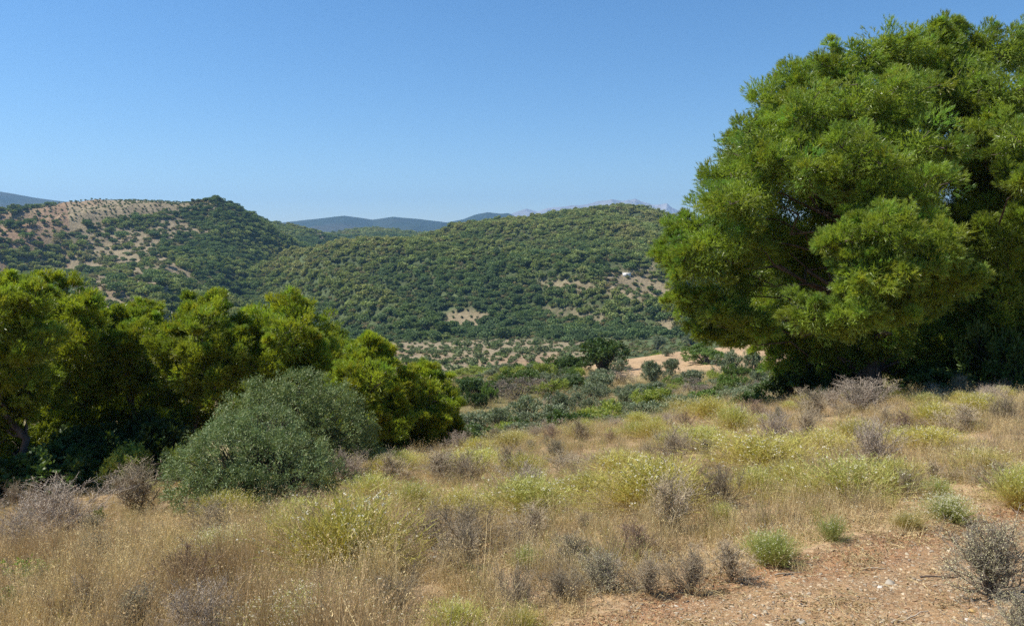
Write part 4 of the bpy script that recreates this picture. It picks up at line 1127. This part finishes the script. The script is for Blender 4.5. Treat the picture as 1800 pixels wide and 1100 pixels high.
for i, u, v, wp, hp, lab in [(0, 175, 925, 36, 36, 'small bright green weed against the silvery dead shrub'), (1, 60, 1030, 90, 56, 'spreading bright green weed at the left edge'),
                             (0, 20, 1075, 60, 50, 'green weed in the lower left corner'), (1, 440, 905, 40, 40, 'yellow-green weed at the foot of the wild olive')]:
    plants.append(put('green_weed', WP[i], u, v, wp, hp, lab, 'weed', 1.0, 0.85))
# many smaller tufts and dry shrubs between
pl = list(plants); n = 0; tries = 0
while n < 290 and tries < 12000:
    tries += 1
    d = 4 + 29 * rng.random() ** 0.75; u = rng.uniform(-60, 1860)
    x, y, z = at_dist(u, d)
    if path_w(np.array([x]), np.array([y]))[0] > -0.15: continue
    pu, pv = to_pix(x, y, z)
    if pv < 1.0: continue
    left = pu < 560
    r = rng.uniform(0.16, 0.42)
    if any((x - a) ** 2 + (y - b) ** 2 < (r * 0.8 + c * 0.75) ** 2 for a, b, c in pl): continue
    o_t = rng.random() < (0.2 if left else 0.42)
    if o_t:
        me = TP[rng.choice([0, 1, 2, 5, 3], p=[0.3, 0.2, 0.22, 0.18, 0.1])]; nm, lb, ct, gp = 'grass_tuft', 'small yellow-green tuft among the dry grass of the near slope', 'tuft', 'small tufts of the near slope'
        s = 2 * r / TW; sz = s * rng.uniform(0.75, 1.0)
    else:
        me = SHP[rng.choice([0, 1, 2, 4, 3], p=[0.34, 0.18, 0.16, 0.22, 0.1])]; nm, lb, ct, gp = 'dry_shrub', 'small dry twiggy shrub among the straw grass of the near slope', 'shrub', 'small dry shrubs of the near slope'
        s = 2 * r / SW; sz = s * rng.uniform(0.8, 1.15)
    o = bpy.data.objects.new(nm, me); C.objects.link(o)
    o.location = (x, y, z - 0.02); o.scale = (s, s, sz); o.rotation_euler = (0, 0, rng.random() * 6.28)
    tag(o, lb, ct, gp)
    pl.append((x, y, r)); n += 1
print('small plants', n)

# dry grass everywhere between
N0 = 30000
d = 2.6 + 36 * rng.random(N0) ** 0.80; u = rng.uniform(-250, 2050, N0)
x = (u - U0) / F_PX * d; y = d
pwv = path_w(x, y)
dn = fbm(x, y, 1.6, 3, 401); dn2 = fbm(x, y, 4.5, 2, 405)
pu = u
bare = sstep(0.15, 0.5, dn2) * (pu > 900) * ~((y < 8) & (pu < 1330))
gap = sstep(0.05, 0.4, fbm(x, y, 0.8, 2, 409))
keep = (pwv < -0.02) & (rng.random(N0) < np.clip(1.0 - 0.65 * bare, 0, 1) * (1 - 0.85 * gap)) | ((pwv < 0.5) & (rng.random(N0) < 0.06))
x, y, pwv, dn, pu, bare = x[keep], y[keep], pwv[keep], dn[keep], pu[keep], bare[keep]
z = height(x, y); n = len(x)
q = rng.random(n)
tall = (pu < 700) & (y < 10)
idx = np.where(tall, rng.choice([0, 1, 2, 5, 3, 7, 8], n, p=[0.26, 0.20, 0.20, 0.10, 0.08, 0.12, 0.04]), rng.choice([0, 1, 2, 3, 4, 5, 6, 8], n, p=[0.24, 0.13, 0.13, 0.22, 0.13, 0.05, 0.07, 0.03]))
sp = fbm(x, y, 1.2, 3, 415) + rng.normal(0, 0.12, n)
idx = np.where(tall & (sp > 0.18), rng.choice([0, 5, 8, 6], n, p=[0.5, 0.3, 0.1, 0.1]), idx)
idx = np.where(tall & (sp < -0.2), rng.choice([7, 1, 2], n, p=[0.45, 0.3, 0.25]), idx)
idx = np.where((bare > 0.4) | (pwv > -0.5), rng.choice([3, 4], n), idx)
s = rng.uniform(0.6, 1.15, n) * np.where(tall, 1.0, np.where(pu < 700, 0.62, 0.8))
scatter('dry_grass', np.stack([x, y, z], 1), rng.random(n) * 6.28, s, idx, GP, 'straw and rust coloured dry grass covering the near slope', 'grass', tilt=rng.normal(0, 0.12, (n, 2)))
print('grass', n)
# mid slope grass tussocks
N0 = 16000
d = 34 * (235 / 34.0) ** rng.random(N0); u = rng.uniform(500, 1700, N0)
x = (u - U0) / F_PX * d; y = d; z = height(x, y)
cv = cover(x, y, z)
keep = (cv[5] < 0.3) & (rng.random(N0) < 0.9)
x, y, z = x[keep], y[keep], z[keep]; n = len(x)
s = rng.uniform(1.0, 2.6, n)
scatter('slope_grass', np.stack([x, y, z], 1), rng.random(n) * 6.28, s, rng.choice([0, 1, 2, 3, 6], n, p=[0.3, 0.12, 0.13, 0.25, 0.2]), GP, 'pale dry grass between the olives of the middle slope', 'grass')

# ------------------------------------------------------------------ stones and sticks on the path
def stone_acc(seed, K):
    rg = np.random.default_rng(seed); a = Acc()
    import bmesh
    bm = bmesh.new(); bmesh.ops.create_icosphere(bm, subdivisions=2, radius=1.0)
    V = np.array([v.co[:] for v in bm.verts]); T = np.array([[v.index for v in f.verts] for f in bm.faces]); bm.free()
    for _ in range(11):
        nrm = rdir(rg, 1)[0]; h = rg.uniform(0.35, 0.75)
        dd = V @ nrm; V = V - np.clip(dd - h, 0, None)[:, None] * nrm
    V = V / np.abs(V[:, 0]).max() * np.array([1, rg.uniform(0.6, 0.95), rg.uniform(0.35, 0.55)])
    a.add(V, T=T, K=K)
    return a
SK = [(0.42, 0.31, 0.19), (0.30, 0.19, 0.11), (0.50, 0.41, 0.28), (0.34, 0.28, 0.20), (0.56, 0.50, 0.40)]
STP = [stone_acc(700 + i, SK[i]).mesh('stone', M_TWIG) for i in range(5)]
N0 = 70000
d = 2.5 + 8.5 * rng.random(N0) ** 0.8; u = rng.uniform(880, 2000, N0)
x = (u - U0) / F_PX * d; y = d
pwv = path_w(x, y)
keep = (pwv > 0.05) | (rng.random(N0) < 0.12)
x, y = x[keep], y[keep]; n = len(x)
z = height(x, y) - 0.05 * sstep(-0.05, 0.25, pwv[keep])
s = 0.003 + 0.017 * rng.random(n) ** 7 + 0.005 * rng.random(n)
scatter('path_gravel', np.stack([x, y, z], 1), rng.random(n) * 6.28, s, rng.choice(5, n, p=[0.38, 0.36, 0.06, 0.18, 0.02]), STP, 'small tan and rusty gravel strewn over the dirt path', 'gravel')
def litter(seed):
    rg = np.random.default_rng(seed); a = Acc(); n = 40
    P = np.stack([rg.normal(0, 0.12, n), rg.normal(0, 0.12, n), rg.uniform(0.0, 0.02, n)], 1)
    D = rdir(rg, n) * [1, 1, 0.12]; D = unit(D)
    blades(a, P, D, rg.uniform(0.02, 0.10, n), 0.004, STRAW * rg.uniform(0.6, 1.2, (n, 1)), STRAW * rg.uniform(0.6, 1.2, (n, 1)), rg, 2, 0.1, 0.4)
    leaves(a, P + rg.normal(0, 0.05, P.shape) * [1, 1, 0], unit(rdir(rg, n) * [1, 1, 0.3]), 0.022, 0.012, RUST * rg.uniform(0.5, 1.2, (n, 1)), rg)
    return a.mesh('litter', M_GRASS)
N0 = 1500
d = 2.5 + 9 * rng.random(N0) ** 0.8; u = rng.uniform(880, 2000, N0)
x = (u - U0) / F_PX * d; y = d
keep = rng.random(N0) < np.clip(0.35 + 1.2 * fbm(x, y, 0.9, 3, 431), 0.05, 1); x, y = x[keep], y[keep]; n = len(x)
z = height(x, y) - 0.05 * sstep(-0.05, 0.25, path_w(x, y)) * 1.0 + 0.004
scatter('plant_litter', np.stack([x, y, z], 1), rng.random(n) * 6.28, rng.uniform(0.6, 1.3, n), rng.integers(0, 3, n), [litter(1), litter(2), litter(3)], 'dry straw and leaf litter scattered over the dirt path', 'litter')
def path_z(x, y):
    return float(height(np.array([x]), np.array([y]))[0] - 0.05 * sstep(-0.05, 0.25, path_w(np.array([x]), np.array([y]))[0]))
for k, (u, v, wpx, K, lab) in enumerate([(1565, 1013, 26, (0.44, 0.38, 0.29), 'largest pale flat stone in the middle of the dirt path'), (1548, 1020, 16, (0.6, 0.52, 0.42), 'small cream stone touching the largest pale one'),
                                  (1700, 1078, 16, (0.58, 0.53, 0.46), 'white stone low on the path by the grey-green shrub'), (1712, 1060, 18, (0.45, 0.30, 0.12), 'ochre stone on the path beside the grey-green shrub'),
                                  (1617, 1084, 18, (0.5, 0.38, 0.24), 'rounded tan stone near the bottom of the path'), (1410, 1082, 30, (0.30, 0.27, 0.22), 'flat grey-brown stone near the bottom of the path'),
                                  (1760, 1096, 30, (0.58, 0.53, 0.46), 'whitest stone at the bottom right of the path'), (1530, 1092, 16, (0.42, 0.28, 0.18), 'reddish stone at the bottom centre of the path')]):
    x, y, z = ground_at(u, v)
    me = stone_acc(800 + k, K).mesh('rock', M_STONE if False else M_TWIG)
    o = bpy.data.objects.new('stone', me); C.objects.link(o)
    s = wpx / F_PX * y / 2
    o.location = (x, y, path_z(x, y) + s * 0.05); o.scale = (s, s, s * 0.7); o.rotation_euler = (0, 0, rng.random() * 6.28)
    tag(o, lab, 'stone')
for k, (u, v, L, an, lab) in enumerate([(1600, 1075, 0.30, 25, 'thin pale stick lying near the bottom of the path'), (1535, 990, 0.16, -10, 'short pale stick lying above the largest pale stone'), (1660, 1004, 0.3, -4, 'dark stick lying left of the grey-green shrub'), (1385, 1000, 0.2, 8, 'thin twig lying on the red upper edge of the path')]):
    x, y, z = ground_at(u, v)
    a = Acc(); a_ = math.radians(an)
    p = bent((-L / 2 * math.cos(a_), -L / 2 * math.sin(a_), 0), (L / 2 * math.cos(a_), L / 2 * math.sin(a_), 0.01), rng, 7, 0.06)
    tube(a, p, np.linspace(0.007, 0.003, 7), 5, (0.40, 0.33, 0.24) if k != 2 else (0.12, 0.09, 0.07))
    o = a.build('stick', M_TWIG, loc=(x, y, path_z(x, y) + 0.008)); tag(o, lab, 'stick')

# ------------------------------------------------------------------ haze
HZ = boxacc(-9000, -120, -75, 9000, 12000, 720)
m, t, N, L = nodes('haze')
pv = N.new('ShaderNodeVolumePrincipled')
pv.inputs['Color'].default_value = (0.34, 0.62, 1.0, 1)
pv.inputs['Density'].default_value = 9e-5
pv.inputs['Anisotropy'].default_value = 0.2
o = N.new('ShaderNodeOutputMaterial'); L.new(pv.outputs[0], o.inputs['Volume'])
tag(HZ.build('haze', m), 'thin blue air between the viewer and the far mountains', 'haze', kind='stuff')
